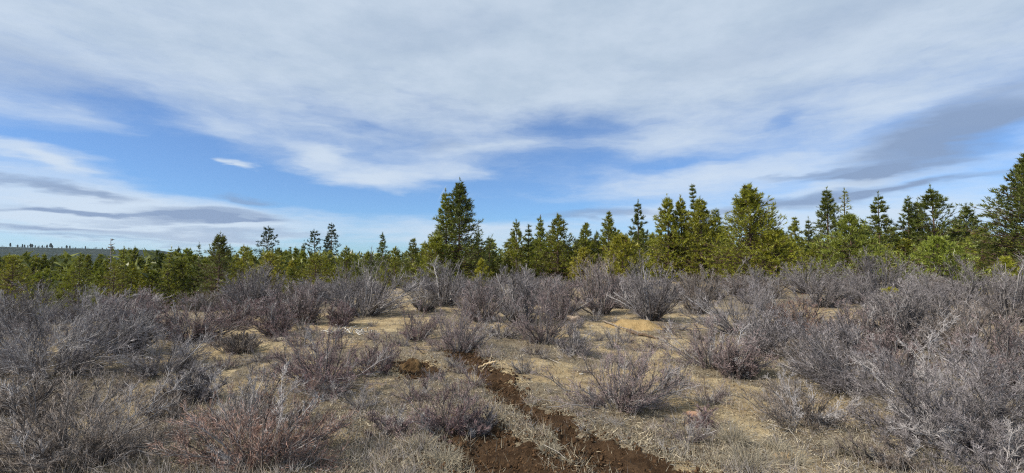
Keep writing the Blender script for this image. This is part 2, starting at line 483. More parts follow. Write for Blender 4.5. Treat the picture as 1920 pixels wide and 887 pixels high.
class Acc:
    def __init__(s): s.V = []; s.p = {3: [], 4: []}; s.a = {}; s.n = 0
    def add(s, V, f, **at):
        s.V.append(V); s.p[f.shape[1]].append(f + s.n); s.n += len(V)
        for k, v in at.items(): s.a.setdefault(k, []).append(np.broadcast_to(v, len(V)) if np.ndim(v) == 0 else v)
    def mesh(s, name, m, smooth=False):
        return mesh(name, np.concatenate(s.V), [np.concatenate(p) for p in s.p.values() if p], m, {k: np.concatenate(v) for k, v in s.a.items()}, smooth)

def grow(Pp, Lp, per, tlo, thi, lo, hi, K, spread, up, rng, wig=0.12, out=None):
    """children on parent polylines: returns points (N*per,K,3), lengths, parent index, tpos"""
    N, Kp, _ = Pp.shape
    par = np.repeat(np.arange(N), per)
    M = len(par)
    tt = rng.uniform(tlo, thi, M)
    f = tt * (Kp - 1); i0 = np.minimum(f.astype(int), Kp - 2); fr = (f - i0)[:, None]
    a, b = Pp[par, i0], Pp[par, i0 + 1]
    st = a * (1 - fr) + b * fr
    T = unit(b - a)
    rnd = rng.normal(size=(M, 3)); rnd = unit(rnd - (rnd * T).sum(1, keepdims=True) * T)
    d = unit(T + rnd * rng.uniform(spread * .6, spread * 1.3, M)[:, None] + np.array([0, 0, up]))
    L = Lp[par] * rng.uniform(lo, hi, M) * (1.15 - 0.55 * tt)
    s = np.linspace(0, 1, K)[None, :, None]
    bend = unit(rng.normal(size=(M, 3))) * (L * wig)[:, None]
    Pc = st[:, None] + d[:, None] * L[:, None, None] * s + bend[:, None] * (s * s) + np.array([0, 0, up * .35]) * (s * s) * L[:, None, None]
    Pc[:, 1:] += rng.normal(size=(M, K - 1, 3)) * (L * wig * .22)[:, None, None]
    return Pc, L, par, tt

def shrub_mesh(seed, H, Rx, Ry, n0, n1, n2, n3, rk=1.0, lean=(0, 0), dead=0.12, low=0.03, split=True, flat=1.0, wig=0.10, tonebias=0.0, n15=0, fine=True):
    """A leafless many-stemmed shrub. Returns (list of branch meshes, twig mesh)."""
    rng = np.random.default_rng(seed)
    phi = rng.uniform(0, 2 * np.pi, n0)
    inner = rng.random(n0) < .36
    cz = rng.uniform(low, 1.0, n0) ** flat * np.where(inner, .6, 1.0)
    sn = np.sqrt(np.maximum(0, 1 - cz * cz))
    u = np.where(inner, rng.uniform(0.35, 0.7, n0), rng.uniform(0.84, 1.03, n0))
    lob = 1 + 0.18 * np.sin(phi * 2 + rng.uniform(0, 6)) + 0.12 * np.sin(phi * 3 + rng.uniform(0, 6))
    E = np.stack([Rx * sn * np.cos(phi) * u * lob + lean[0] * H * cz, Ry * sn * np.sin(phi) * u * lob + lean[1] * H * cz, H * cz * u + 0.04 * H], 1)
    b = rng.uniform(0, 1, n0) ** .5
    P0 = np.stack([0.16 * Rx * b * np.cos(phi), 0.16 * Ry * b * np.sin(phi), np.full(n0, -0.05)], 1)
    L0 = np.linalg.norm(E - P0, axis=1)
    C = P0 * .5 + E * .5 + rng.normal(size=(n0, 3)) * (L0 * .10)[:, None]
    C[:, 2] += L0 * rng.uniform(-0.04, 0.10, n0)
    K0 = 7
    s = np.linspace(0, 1, K0)[None, :, None]
    S0 = (1 - s) ** 2 * P0[:, None] + 2 * s * (1 - s) * C[:, None] + s * s * E[:, None]
    S0[:, 1:] += rng.normal(size=(n0, K0 - 1, 3)) * (L0 * wig * .13)[:, None, None]
    S0[:, 1:, 2] = np.maximum(S0[:, 1:, 2], 0.015)
    tone0 = np.clip(rng.normal(0.29 + tonebias, 0.17, n0), 0.02, .8)  # older stems have darker bark, deepened to paint self-shade into the shrub heart
    isdead = rng.random(n0) < dead
    tone0[isdead] = rng.uniform(.8, 1.0, isdead.sum())
    r0 = (0.0040 + 0.0045 * rng.random(n0)) * (0.5 + 0.5 * H / 1.0) * (.55 + .38 * rk) * (1.0 if split else 1.55)
    r0 = np.where(isdead & (rng.random(n0) < .6), r0 * 1.35, r0)
    R0 = r0[:, None] * np.linspace(1.15, 0.42, K0)[None]
    S1, L1, p1, t1 = grow(S0, L0, n1, .14, .97, .22, .44, 5 if fine else 3, .62, .22, rng, wig * 1.3)
    if n15:   # a middle order for big limbs
        S15, L15, p15, t15 = grow(S1, L1, n15, .2, .95, .4, .7, 4, .7, .15, rng, wig * 1.3)
        S15 = np.concatenate([S15, S15[:, -1:] + (S15[:, -1:] - S15[:, -2:-1]) * .5], 1)
        S1 = np.concatenate([S1, S15 if fine else S15[:, [0, 2, 4]]])
        L1 = np.concatenate([L1, L15]); p1 = np.concatenate([p1, p1[p15]])
    S1[:, :, 2] = np.maximum(S1[:, :, 2], 0.012)
    R1 = (np.repeat(0.0021 * (.3 + .6 * rk), len(S1)) * rng.uniform(.7, 1.3, len(S1)))[:, None] * np.linspace(1.1, .5, S1.shape[1])[None]
    S2, L2, p2, t2 = grow(S1, L1, n2, .12, 1.0, .28, .55, 3, .75, .12, rng, wig * 1.5)
    S2[:, :, 2] = np.maximum(S2[:, :, 2], 0.008)
    R2 = (np.repeat(0.0014 * rk, len(S2)) * rng.uniform(.7, 1.3, len(S2)))[:, None] * np.linspace(1.0, .45, 3)[None]
    dd1 = isdead[p1]; dd2 = dd1[p2]
    tn1 = np.clip(tone0[p1] + rng.normal(0, .12, len(S1)), 0.03, 1)
    tn2 = np.clip(tone0[p1][p2] + .10 + rng.normal(0, .20, len(S2)), 0.03, 1)
    branches = []
    groups = [np.array([i]) for i in range(n0)] if split else [np.arange(n0)]
    for g in groups:
        ac = Acc()
        V, q = tubes(S0[g], R0[g], 4 if split else 3)
        ac.add(V, q, tone=np.repeat(tone0[g], len(V) // len(g)), tip=0.0)
        k = np.nonzero(np.isin(p1, g))[0]
        if len(k):
            V, q = tubes(S1[k], R1[k], 3)
            ac.add(V, q, tone=np.repeat(tn1[k], len(V) // len(k)), tip=np.where(np.repeat(dd1[k], len(V) // len(k)), 0, np.tile(np.repeat(np.linspace(.1, .6, S1.shape[1]), 3), len(k))))
        branches.append(ac.mesh('branch', M_TWIG, True))
    ac = Acc()
    if not fine:
        V, q = blades(S2[:, 0], S2[:, 2], R2[:, 0] * 1.1, rng)
        ac.add(V, q, tone=np.repeat(tn2, 3), tip=np.where(np.repeat(dd2, 3), 0.1, np.tile([.4, .4, 1.0], len(S2))))
    else:
        V, q = cones(S2[:, 0], S2[:, 2], R2[:, 0] * 1.15)
        ac.add(V, q, tone=np.repeat(tn2, 4), tip=np.where(np.repeat(dd2, 4), 0.1, np.tile([.4, .4, .4, 1.0], len(S2))))
    if n3:
        S3, L3, p3, t3 = grow(S2, np.maximum(L2, .06), n3, .05, 1.0, .3, .75, 2, .9, .1, rng, wig)
        V, q = blades(S3[:, 0], S3[:, 1], np.full(len(S3), 0.00125 * rk), rng)
        ac.add(V, q, tone=np.repeat(np.clip(tn2[p3] + rng.normal(0, .15, len(S3)), 0, 1), 3), tip=np.where(np.repeat(dd2[p3], 3), 0.1, 1.0))
    return branches, ac.mesh('twigs', M_TWIG, True)

GREYC = (0.185, 0.170, 0.178); MAUVE = (0.205, 0.130, 0.130); RUST = (0.245, 0.140, 0.102); PALE = (0.22, 0.20, 0.198); PINK = (0.215, 0.158, 0.153); BROWN = (0.170, 0.136, 0.108)

def place_shrub(label, px, base, top, width, colr, lean=(0, 0), seed=0, big=True, group=None, yr=0.9, name='shrub', **kw):
    x, y = at(px, base)
    wm = width / F * y
    rx = wm / 2; ry = rx * yr
    y2 = y + ry * 0.45; x2 = x * y2 / y
    z = H1(x2, y2)
    d = ray(px, top)
    H = max(0.18, CAMZ + d[2] / d[1] * (y2 + 0.15 * ry) - z)
    dist = math.hypot(x2, y2)
    if big:
        br, tw = shrub_mesh(seed, H * 1.0, rx * 1.17, ry * 1.15, lean=lean, **kw)
    else:
        br, tw = shrub_mesh(seed, H * 1.22, rx * 1.2, ry * 1.2, lean=lean, split=False, flat=.75, **kw)
    o = thing(name, (x2, y2, z), label, 'shrub', group)
    for b in br: link('branch', b, o, color=colr)
    link('twigs', tw, o, color=colr, kind='stuff')
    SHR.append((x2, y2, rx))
    return o
LM_SHRUB = [('the tallest centre pine', 860, 525), ('the sandy mound', 1200, 610), ('the weathered log', 1075, 598), ('the dirt heap', 773, 692), ('the big olive pine', 1405, 522), ('the bright green young pine', 1590, 515),
  ('the light green feathery pine', 1755, 522), ('the giant edge pine', 1905, 515), ('the dark broad pine', 412, 525), ('the mauve red shrub', 610, 690), ('the rust tipped shrub', 480, 830), ('the silver grey shrub', 95, 640),
  ('the bleached branch pile', 653, 622), ('the big gnarled shrub', 1790, 750), ('the open fan shaped shrub', 1160, 720), ('the reddish flat stone', 1302, 778), ('the upright grey footed shrub', 858, 630), ('the tall wide grey shrub', 1395, 580),
  ('the slate grey shrub', 320, 545), ('the rounded yellow green pine', 508, 525), ('the bushy yellow green pine', 1166, 520), ('the bare trunked mature pines', 605, 510), ('the thin mauve shrub', 840, 770), ('the matted brown grey shrub', 1500, 760)]
LM_PINE = [('the tallest centre pine', 860, 450), ('the dark broad pine', 412, 470), ('the tall conical mature pine', 504, 450), ('the bare trunked mature pines', 605, 450), ('the crooked one sided pine', 717, 460), ('the broad green cone shaped pine', 1046, 450),
  ('the bushy yellow green pine', 1166, 480), ('the tight group of three', 1280, 440), ('the big olive pine', 1402, 430), ('the dark spire shaped pine', 1548, 420), ('the bright green young pine', 1590, 470), ('the twin topped dark pines', 1732, 420),
  ('the light green feathery pine', 1755, 490), ('the giant edge pine', 1905, 420), ('the dead snag before the hill', 209, 480), ('the end of the hill skyline', 322, 480), ('the clump at the left edge', 22, 500), ('the airy see through pine', 1196, 440), ('the narrow openwork pine', 968, 450)]
_ord = {}
ORD = ['', 'second ', 'third ', 'fourth ', 'fifth ', 'sixth ', 'seventh ', 'eighth ', 'ninth ', 'tenth ', 'eleventh ', 'twelfth ', 'thirteenth ', 'fourteenth ']
def relate(what, x, y, zc, marks):
    """a label from the nearest landmark in view"""
    px = CX + x / y * F; py = HY - (zc - CAMZ) / y * F
    nm, mx0, my0 = min(marks, key=lambda m: math.hypot(m[1] - px, (m[2] - py) * 1.6))
    ax, ay = px - mx0, (py - my0) * 1.6
    rel = ('right of ' if ax > 0 else 'left of ') if abs(ax) > abs(ay) else ('in front of ' if ay > 0 else 'behind ')
    key = what + ' ' + rel + nm
    k = _ord.get(key, 0); _ord[key] = k + 1
    return (ORD[k] + key).strip()
NEAR = dict(n0=34, n1=8, n2=8, n3=3)
G_BIG = 'large leafless shrubs close to the clearing'

def rk(base):     # twig thickness a little up with distance
    y = CAMZ * F / (base - HY)
    return 1.38 + max(0, y - 4) * 0.075

big = [
 # label, px, base, top, width, colour, lean, params
 ('broad silver grey shrub with bleached bare limbs, largest on the left edge', 95, 722, 545, 370, GREYC, (.12, 0), dict(n0=46, n1=9, n2=8, n3=2, dead=.22, low=.0, wig=.13, n15=1)),
 ('brownish grey twiggy shrub in the lower left corner, below the silver grey one', 120, 905, 705, 430, BROWN, (.1, 0), dict(n0=50, n1=9, n2=8, n3=3, dead=.12)),
 ('shrub with rust coloured twig tips at the bottom edge, left of centre', 488, 888, 700, 265, RUST, (.05, 0), dict(n0=38, n1=9, n2=9, n3=3, dead=.08)),
 ('ash grey shrub with pale crooked tips rising behind the rust tipped one', 450, 815, 680, 190, PALE, (.1, .1), dict(n0=24, n1=8, n2=7, n3=3, dead=.3)),
 ('rounded mauve red shrub casting a shadow to its right, left of the dirt heap', 610, 735, 612, 225, MAUVE, (.05, 0), dict(n0=36, n1=9, n2=8, n3=3, dead=.06)),
 ('small silvery dead shrub at the foot of the mauve red one', 625, 750, 702, 105, PALE, (.1, 0), dict(n0=18, n1=6, n2=5, n3=2, dead=.6)),
 ('low dark shrub joined to the right side of the mauve red one', 705, 708, 630, 90, MAUVE, (.1, 0), dict(n0=20, n1=7, n2=6, n3=2, dead=.05)),
 ('upright shrub with grey foot and reddish top at the head of the soil track', 858, 668, 566, 140, PINK, (0, 0), dict(n0=34, n1=8, n2=8, n3=2, dead=.12)),
 ('narrow reddish shrub just left of the upright grey footed one', 782, 642, 568, 84, MAUVE, (0, 0), dict(n0=22, n1=7, n2=7, n3=2, dead=.04)),
 ('thin mauve shrub standing beside the two soil tracks', 840, 822, 712, 150, MAUVE, (-.05, 0), dict(n0=28, n1=8, n2=8, n3=3, dead=.1)),
 ('small dark twiggy shrub shading the end of the short soil track', 900, 818, 752, 70, GREYC, (.1, 0), dict(n0=20, n1=8, n2=8, n3=2, dead=.05, tonebias=-.2)),
 ('knee high dull purple shrub speckled with pale seed heads, left of the tracks', 733, 818, 765, 85, PINK, (0, 0), dict(n0=20, n1=7, n2=7, n3=3, dead=.2)),
 ('open fan shaped shrub with silvery inner twigs on bare ground right of the tracks', 1160, 782, 640, 235, PINK, (.0, 0), dict(n0=36, n1=8, n2=8, n3=3, dead=.2, low=.05, wig=.12)),
 ('pinkish grey bushy shrub right of the sandy mound', 1335, 695, 598, 175, PINK, (0, 0), dict(n0=34, n1=8, n2=8, n3=2, dead=.1)),
 ('tall wide grey shrub behind the pinkish one, under the big olive pine', 1395, 635, 505, 215, GREYC, (.05, 0), dict(n0=40, n1=9, n2=8, n3=2, dead=.15)),
 ('pinkish shrub with dark foot left of the weathered log', 1020, 648, 548, 125, PINK, (-.05, 0), dict(n0=32, n1=8, n2=8, n3=2, dead=.1)),
 ('dull grey shrub in front of the weathered log', 1075, 668, 600, 90, GREYC, (.1, 0), dict(n0=24, n1=7, n2=7, n3=2, dead=.1)),
 ('sparse grey shrub with open forked stems, between two pinkish ones', 938, 635, 555, 110, GREYC, (.15, 0), dict(n0=18, n1=7, n2=7, n3=2, dead=.1)),
 ('big grey shrub with long gnarled limbs filling the lower right', 1800, 868, 632, 410, GREYC, (-.05, 0), dict(n0=46, n1=8, n2=6, n3=2, dead=.22, wig=.16, n15=2)),
 ('grey shrub with long stems leaning far to the left, beside the gnarled one', 1610, 745, 612, 190, GREYC, (-.95, 0), dict(n0=34, n1=8, n2=8, n3=2, dead=.15)),
 ('tangled low grey shrub spreading over dry grass at the right edge', 1870, 915, 775, 300, GREYC, (-.1, 0), dict(n0=36, n1=8, n2=7, n3=3, dead=.2)),
 ('low dark shrub with pale seed heads below the gnarled grey one', 1665, 882, 808, 110, BROWN, (0, 0), dict(n0=22, n1=8, n2=7, n3=3, dead=.15, tonebias=-.15)),
 ('slim mauve shrublet alone on bare ground right of the fan shaped one', 1318, 806, 758, 52, MAUVE, (0, 0), dict(n0=16, n1=6, n2=6, n3=2, dead=.05)),
 ('matted brown grey shrub with curved pale stems left of the low dark one', 1500, 800, 700, 200, BROWN, (-.2, 0), dict(n0=28, n1=8, n2=7, n3=3, dead=.25)),
 ('ankle high dark shrub in the shade right of the silver grey one', 305, 792, 735, 110, BROWN, (.1, 0), dict(n0=20, n1=7, n2=7, n3=3, dead=.05, tonebias=-.1)),
 ('low trailing grey shrub spreading right from under the silver grey one', 300, 705, 610, 170, GREYC, (.45, 0), dict(n0=30, n1=8, n2=8, n3=2, dead=.12, tonebias=-.05)),
]
for i, (lab, px, ba, tp, wd, c, ln, kw) in enumerate(big):
    kw['n0'] = int(kw['n0'] * 1.4); kw['n2'] += 3; kw['n3'] = 3
    place_shrub(lab, px, ba, tp, wd, c, ln, seed=100 + i, big=True, rk=rk(ba), fine=ba > 830, **kw)

MIDP = dict(n0=58, n1=8, n2=11, n3=2)
mid = [
 ('wide fan shaped grey shrub with dark heart, left of the tallest pine', 680, 597, 505, 185, GREYC, (0, 0)),
 ('grey dome shaped shrub directly below the tallest pine', 830, 575, 506, 140, GREYC, (0, 0)),
 ('dark hearted grey shrub just right of the one below the tallest pine', 900, 567, 522, 90, GREYC, (.1, 0)),
 ('dark stemmed shrub fanning upward behind the sandy mound', 1222, 606, 508, 125, GREYC, (0, 0)),
 ('tall thin twiggy shrub left of the dark stemmed one by the mound', 1125, 592, 504, 120, PINK, (0, 0)),
 ('grey shrub with visible curved stems below the rounded yellow green pine', 480, 592, 515, 140, GREYC, (.05, 0)),
 ('tall dense slate grey shrub standing before the low forest', 320, 572, 506, 220, GREYC, (0, 0)),
 ('low mauve shrub spreading in front of the slate grey one', 360, 645, 575, 150, MAUVE, (.1, 0)),
 ('low mauve shrub right beside the spreading mauve one', 440, 612, 570, 110, MAUVE, (.1, 0)),
 ('small mauve tussock shrub beside the bleached branch pile', 640, 612, 575, 55, MAUVE, (0, 0)),
 ('small dark shrub on the bare slope left of the mauve red one', 450, 664, 632, 90, BROWN, (0, 0)),
 ('pale pinkish shrub at the edge of the belt, left of the fan shaped grey one', 570, 610, 548, 90, PINK, (0, 0)),
 ('slate shrub at the head of the short sandy opening on the right', 1520, 552, 494, 120, GREYC, (0, 0)),
 ('dark grey shrub below the light green feathery pine', 1650, 560, 493, 130, GREYC, (0, 0)),
 ('small slate shrub beside the short sandy opening', 1545, 578, 528, 100, GREYC, (0, 0)),
 ('broad dark hearted grey shrub near the right edge below the light green pine', 1790, 600, 508, 190, GREYC, (0, 0)),
 ('dense grey shrub at the right edge under the big edge pine', 1895, 612, 512, 140, GREYC, (0, 0)),
 ('red brown shrub right of the tall wide grey one', 1500, 637, 575, 110, RUST, (0, 0)),
 ('pinkish shrub with pale dead twigs behind the left leaning one', 1620, 655, 580, 150, PINK, (0, 0)),
 ('pale dead twigged shrub left of the broad dark hearted one', 1700, 660, 560, 120, PALE, (-.1, 0)),
 ('rosy shrub behind the weathered log', 1050, 600, 532, 110, PINK, (0, 0)),
 ('grey shrub left of the rosy one behind the log', 960, 585, 515, 120, GREYC, (0, 0)),
 ('small rosy shrub at the foot of the pinkish grey one', 1385, 712, 655, 90, PINK, (.1, 0)),
 ('grey shrub at the left edge rising above the silver one', 60, 600, 535, 170, GREYC, (.1, 0)),
 ('rounded mauve shrub between the silver and the slate grey shrubs', 250, 618, 560, 110, MAUVE, (0, 0)),
 ('straw tinged upright shrub in front of the young yellow pine', 1115, 560, 505, 60, (0.33, 0.27, 0.18), (0, 0)),
 ('dark grey shrub left of the tall wide one under the big olive pine', 1305, 590, 520, 70, BROWN, (.2, 0)),
 ('grey bush between the spreading mauve one and the silver grey one', 235, 668, 590, 130, GREYC, (.1, 0)),
 ('brown mauve bush at the left edge of the bare slope', 520, 632, 575, 80, MAUVE, (0, 0)),
 ('pale mauve bush behind the bare slope', 460, 588, 540, 110, PINK, (0, 0)),
 ('grey bush hugging the right side of the pinkish grey one', 1440, 668, 595, 120, GREYC, (0, 0)),
 ('twiggy brown grey bush behind the big gnarled one', 1830, 690, 585, 190, BROWN, (0, 0)),
 ('light grey bush left of the big gnarled one and behind the leaning one', 1590, 690, 610, 140, GREYC, (-.2, 0)),
 ('slate bush filling the gap behind the faded pink one', 1740, 640, 545, 150, GREYC, (0, 0)),
 ('grey bush above the matted brown one', 1545, 720, 650, 120, BROWN, (-.3, 0)),
 ('rosy grey bush behind the upright grey footed one', 900, 605, 540, 100, PINK, (0, 0)),
 ('grey bush behind the sparse forked one', 975, 612, 535, 90, GREYC, (0, 0)),
 ('pinkish bush at the right edge above the tangled low one', 1900, 760, 640, 170, PINK, (-.1, 0)),
 ('low brown bush along the left edge between the two big ones', 40, 790, 720, 170, BROWN, (.1, 0)),
 ('low dull bush between the ankle high dark one and the rust tipped one', 360, 760, 700, 100, GREYC, (.1, 0)),
 ('faded pink shrub among twigs below the pale dead twigged one', 1680, 715, 640, 130, PINK, (0, 0)),
]
for i, (lab, px, ba, tp, wd, c, ln) in enumerate(mid):
    k = dict(MIDP); yd = CAMZ * F / (ba - HY)
    if yd > 15: k = dict(n0=62, n1=8, n2=11, n3=2)
    place_shrub(lab, px, ba, tp, wd, c, ln, seed=300 + i, big=False, rk=rk(ba) * 1.35, dead=.05, fine=False, tonebias=-.04, low=.14, **k)

# fill shrubs: shared meshes, one object tree per shrub
lib = []
for i in range(9):
    lib.append(shrub_mesh(500 + i, 1.0, 0.85, 0.75, n0=58, n1=8, n2=11, n3=2, rk=2.4, split=False, dead=.1, fine=False, tonebias=-.05, low=.12 if i % 2 else .22, lean=(0.15 * ((i % 3) - 1), 0)))
libs = [shrub_mesh(530 + i, 1.0, 1.0, 1.0, n0=30, n1=7, n2=9, n3=3, rk=2.2, split=False, fine=False, dead=.15, low=.0) for i in range(4)]
def fill(x, y, s, h, c, label, group, L, name='shrub'):
    b, tw = L[RNG.integers(len(L))]
    o = thing(name, (x, y, H1(x, y)), label, 'shrub', group)
    o.rotation_euler[2] = RNG.uniform(0, 6.28)
    o.scale = (s, s, h)
    link('branch', b[0], o, color=c); link('twigs', tw, o, color=c, kind='stuff')
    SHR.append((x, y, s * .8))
def free(x, y, r, k=0.75):
    return all(math.hypot(x - a, y - b) > (r + c) * k for a, b, c in SHR)
def jit(c):
    k = 0.86 + 0.28 * RNG.random()
    return tuple(v * k * (0.97 + 0.06 * RNG.random()) for v in c)
CN = ['grey', 'grey', 'grey', 'pinkish', 'slate', 'brown']; CN2 = ['grey', 'mauve', 'brown', 'pinkish']
n = 0; tries = 0
while n < 84 and tries < 4000:
    tries += 1
    y = RNG.uniform(12.5, 31); x = RNG.uniform(-1.15, 1.15) * y
    s = RNG.uniform(.75, 1.25)
    if not free(x, y, s * .8, .74): continue
    q = at(1180, 612)
    if math.hypot((x - q[0]), (y - q[1])) < 2.2: continue
    a = math.degrees(math.atan2(x, y))
    if a < -25 and y > 23: continue
    ci = RNG.integers(6); c = [GREYC, GREYC, GREYC, PINK, GREYC, BROWN][ci]
    fill(x, y, s, s * RNG.uniform(.62, .95), jit(c), relate(('tall ' if s > 1.05 else 'low ' if s < .9 else '') + CN[ci] + ' far belt shrub', x, y, .5, LM_SHRUB), 'shrubs of the far belt', lib)
    n += 1
n = 0; tries = 0
while n < 150 and tries < 12000:
    tries += 1
    y = RNG.uniform(4.2, 12.5); x = RNG.uniform(-1.1, 1.1) * y
    s = RNG.uniform(.16, .36)
    if not free(x, y, s, .9) or rut_mask(x, y) > 0: continue
    if -0.35 * y < x < 0.3 * y and RNG.random() < .55: continue
    ci = RNG.integers(4)
    fill(x, y, s, s * RNG.uniform(.7, 1.2), jit([GREYC, MAUVE, BROWN, PINK][ci]), relate('tiny leafless ' + CN2[ci] + ' shrublet', x, y, .1, LM_SHRUB), 'shrublets on the clearing', libs, 'shrublet')
    n += 1

# ------------------------------------------------------------------ the ground sheet itself, littered round the shrubs
GX, GY = np.meshgrid(xs, ys)
GZ = height(GX, GY)
nx, ny = len(xs), len(ys)
idx = np.arange(nx * ny).reshape(ny, nx)
quads = np.stack([idx[:-1, :-1].ravel(), idx[:-1, 1:].ravel(), idx[1:, 1:].ravel(), idx[1:, :-1].ravel()], 1)
gr = np.hypot(GX, GY)
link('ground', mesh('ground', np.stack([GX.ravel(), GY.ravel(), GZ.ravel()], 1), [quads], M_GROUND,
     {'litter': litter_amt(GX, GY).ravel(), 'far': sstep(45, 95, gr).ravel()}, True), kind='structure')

# ------------------------------------------------------------------ pines
def pine_meshes(seed, H, Wd, form='cone', dens=1.0, bare=0.0, tuft=0.24, nw=0.017, maxt=1500, nn=9):
    """trunk mesh, limb mesh, needle mesh of one pine H tall and Wd wide"""
    rng = np.random.default_rng(seed)
    Kt = 9
    s = np.linspace(0, 1, Kt)
    bendx, bendy = rng.normal(0, .012 * H, 2)
    tk = np.stack([bendx * np.sin(s * 3), bendy * np.sin(s * 2.3), s * H * .97 - .15], 1)[None]
    tr = (0.011 * H + .035) * (1 - s * .93) ** .9
    V, q = tubes(tk, tr[None], 7)
    trunk = mesh('trunk', V, [q], M_BARK, None, True)
    Rm = Wd / 2
    gap = {'cone': .27, 'airy': .36, 'dome': .25, 'tall': .5}[form] * (0.6 + H / 14)
    z = max(bare, .05) * H
    zs = []
    while z < H * .94:
        zs.append(z); z += gap * rng.uniform(.75, 1.25) * (1.0 if z < .7 * H else .75)
    st, di, le = [], [], []
    for z in zs:
        t = (z / H - bare) / (1 - bare)
        if form == 'dome': prof = np.clip(1.12 - 1.12 * t ** 1.5, 0, 1) * (.8 + .2 * min(1, t * 5))
        elif form == 'tall': prof = (1 - t) ** .65 * min(1, .45 + t * 2.2)
        elif form == 'airy': prof = 1.38 * (1 - t) ** 1.08 * min(1, .6 + t * 2)
        else: prof = 1.36 * (1 - t) ** 1.05 * min(1, .70 + t * 2.5)
        prof = max(prof, .06)
        k = max(3, int(rng.integers(4, 7) * dens)) if t < .9 else 4
        a0 = rng.uniform(0, 6.28)
        for j in range(k):
            a = a0 + j * 6.28 / k + rng.normal(0, .25)
            upa = R(-6 + 31 * t ** 1.2 + rng.normal(0, 8))
            L = Rm * 1.5 * prof * rng.uniform(.62, 1.12)
            st.append((np.interp(z, tk[0, :, 2], tk[0, :, 0]), np.interp(z, tk[0, :, 2], tk[0, :, 1]), z))
            di.append((math.cos(a) * math.cos(upa), math.sin(a) * math.cos(upa), math.sin(upa)))
            le.append(L)
    st, di, le = np.array(st), np.array(di), np.array(le)
    K = 4
    s = np.linspace(0, 1, K)[None, :, None]
    Pl = st[:, None] + di[:, None] * le[:, None, None] * s
    Pl[:, :, 2] += (s[:, :, 0] ** 2) * (le * rng.uniform(.05, .24, len(le)))[:, None]
    Pl[:, 1:] += rng.normal(size=(len(le), K - 1, 3)) * (le * .035)[:, None, None]
    rl = (0.008 + le * .009)[:, None] * np.linspace(1.2, .35, K)[None]
    ac = Acc()
    V, q = tubes(Pl, rl, 3); ac.add(V, q)
    # branchlets
    per = max(4, int(round(9 * dens)))
    Pb, Lb, pb, tb = grow(Pl, np.maximum(le, .35), per, .12, .98, .22, .46, 3, .75, .16, rng, .08)
    keep = rng.random(len(Pb)) < np.clip(le[pb] / .6, .25, 1)
    Pb, Lb, pb = Pb[keep], Lb[keep], pb[keep]
    V, q = cones(Pb[:, 0], Pb[:, 2], np.full(len(Pb), .008)); ac.add(V, q)
    limbs = ac.mesh('limbs', M_BARK)
    dl = unit(Pl[:, -1] - Pl[:, -2]); db = unit(Pb[:, -1] - Pb[:, -2])
    C = [Pl[:, -1], Pb[:, -1]]; Dd = [dl, db]
    for f in (.4, .72):
        C.append(Pb[:, 0] * (1 - f) + Pb[:, -1] * f); Dd.append(db)
    top = np.array([[tk[0, -1, 0], tk[0, -1, 1], H * .985 - .012 * H * i] for i in range(9)]); C.append(top); Dd.append(np.tile([[0, 0, 1.0]], (9, 1)))
    C = np.concatenate(C); Dd = np.concatenate(Dd)
    n = len(C)
    if n > maxt:
        k = np.sort(rng.permutation(n)[:maxt]); C, Dd = C[k], Dd[k]; n = maxt
    rn = rng.normal(size=(n, nn, 3))
    nd = unit(Dd[:, None] * rng.uniform(.25, 1.2, (n, nn))[..., None] + unit(rn) * .70 + np.array([0, 0, .24]))
    ln = tuft * rng.uniform(.6, 1.15, (n, nn))
    sh = rng.uniform(-.4, .3, (n, nn))[..., None] * Dd[:, None] * tuft
    A = (C[:, None] + sh).reshape(-1, 3); B = A + (nd * ln[..., None]).reshape(-1, 3)
    V, tri = blades(A, B, np.full(len(A), nw), rng)
    tone = np.clip(rng.normal(.55, .24, n)[:, None] + rng.normal(0, .16, (n, nn)), 0, 1).reshape(-1)
    low = (C[:, 2] / H < .35)
    dry = ((rng.random(n) < .02) | (low & (rng.random(n) < .05)))
    dryv = np.repeat(np.where(dry, rng.uniform(.6, 1, n), 0), nn)
    crown = mesh('crown', V, [tri], M_NEEDLE, {'tone': np.repeat(tone, 3), 'dry': np.repeat(dryv, 3)})
    return trunk, limbs, crown

OLIVE = (0.235, 0.242, 0.028); YEL = (0.315, 0.30, 0.034); DARK = (0.112, 0.132, 0.026); MIDG = (0.205, 0.220, 0.028); GRN = (0.215, 0.250, 0.045); FARG = (0.07, 0.095, 0.055)
TREES = []
def put_pine(label, meshes, x, y, colr, group=None, sc_=1.0, rz=0.0, z=None, name='pine_tree'):
    o = thing(name, (x, y, H1(x, y) if z is None else z), label, 'tree', group)
    o.rotation_euler[2] = rz
    o.scale = (sc_, sc_, sc_) if np.ndim(sc_) == 0 else sc_
    a, b, c = meshes
    link('trunk', a, o); link('limbs', b, o, kind='stuff'); link('crown', c, o, color=colr)
    TREES.append((x, y))
    return o
def pine_at(label, px, top, width, y, form, colr, seed, group=None, **kw):
    d = ray(px, top); x = d[0] / d[1] * y
    z = H1(x, y)
    H = CAMZ + d[2] / d[1] * y - z
    Wm = width / F * y
    sc_t = max(1.0, y / 38)
    kw.setdefault('tuft', .22 * sc_t ** .5); kw.setdefault('nw', .0170 * sc_t ** .8)
    kw.setdefault('maxt', int(np.clip((485 - top + 45) * width * .19, 450, 2400)))
    return put_pine(label, pine_meshes(seed, H, Wm, form, **kw), x, y, colr, group, rz=0)

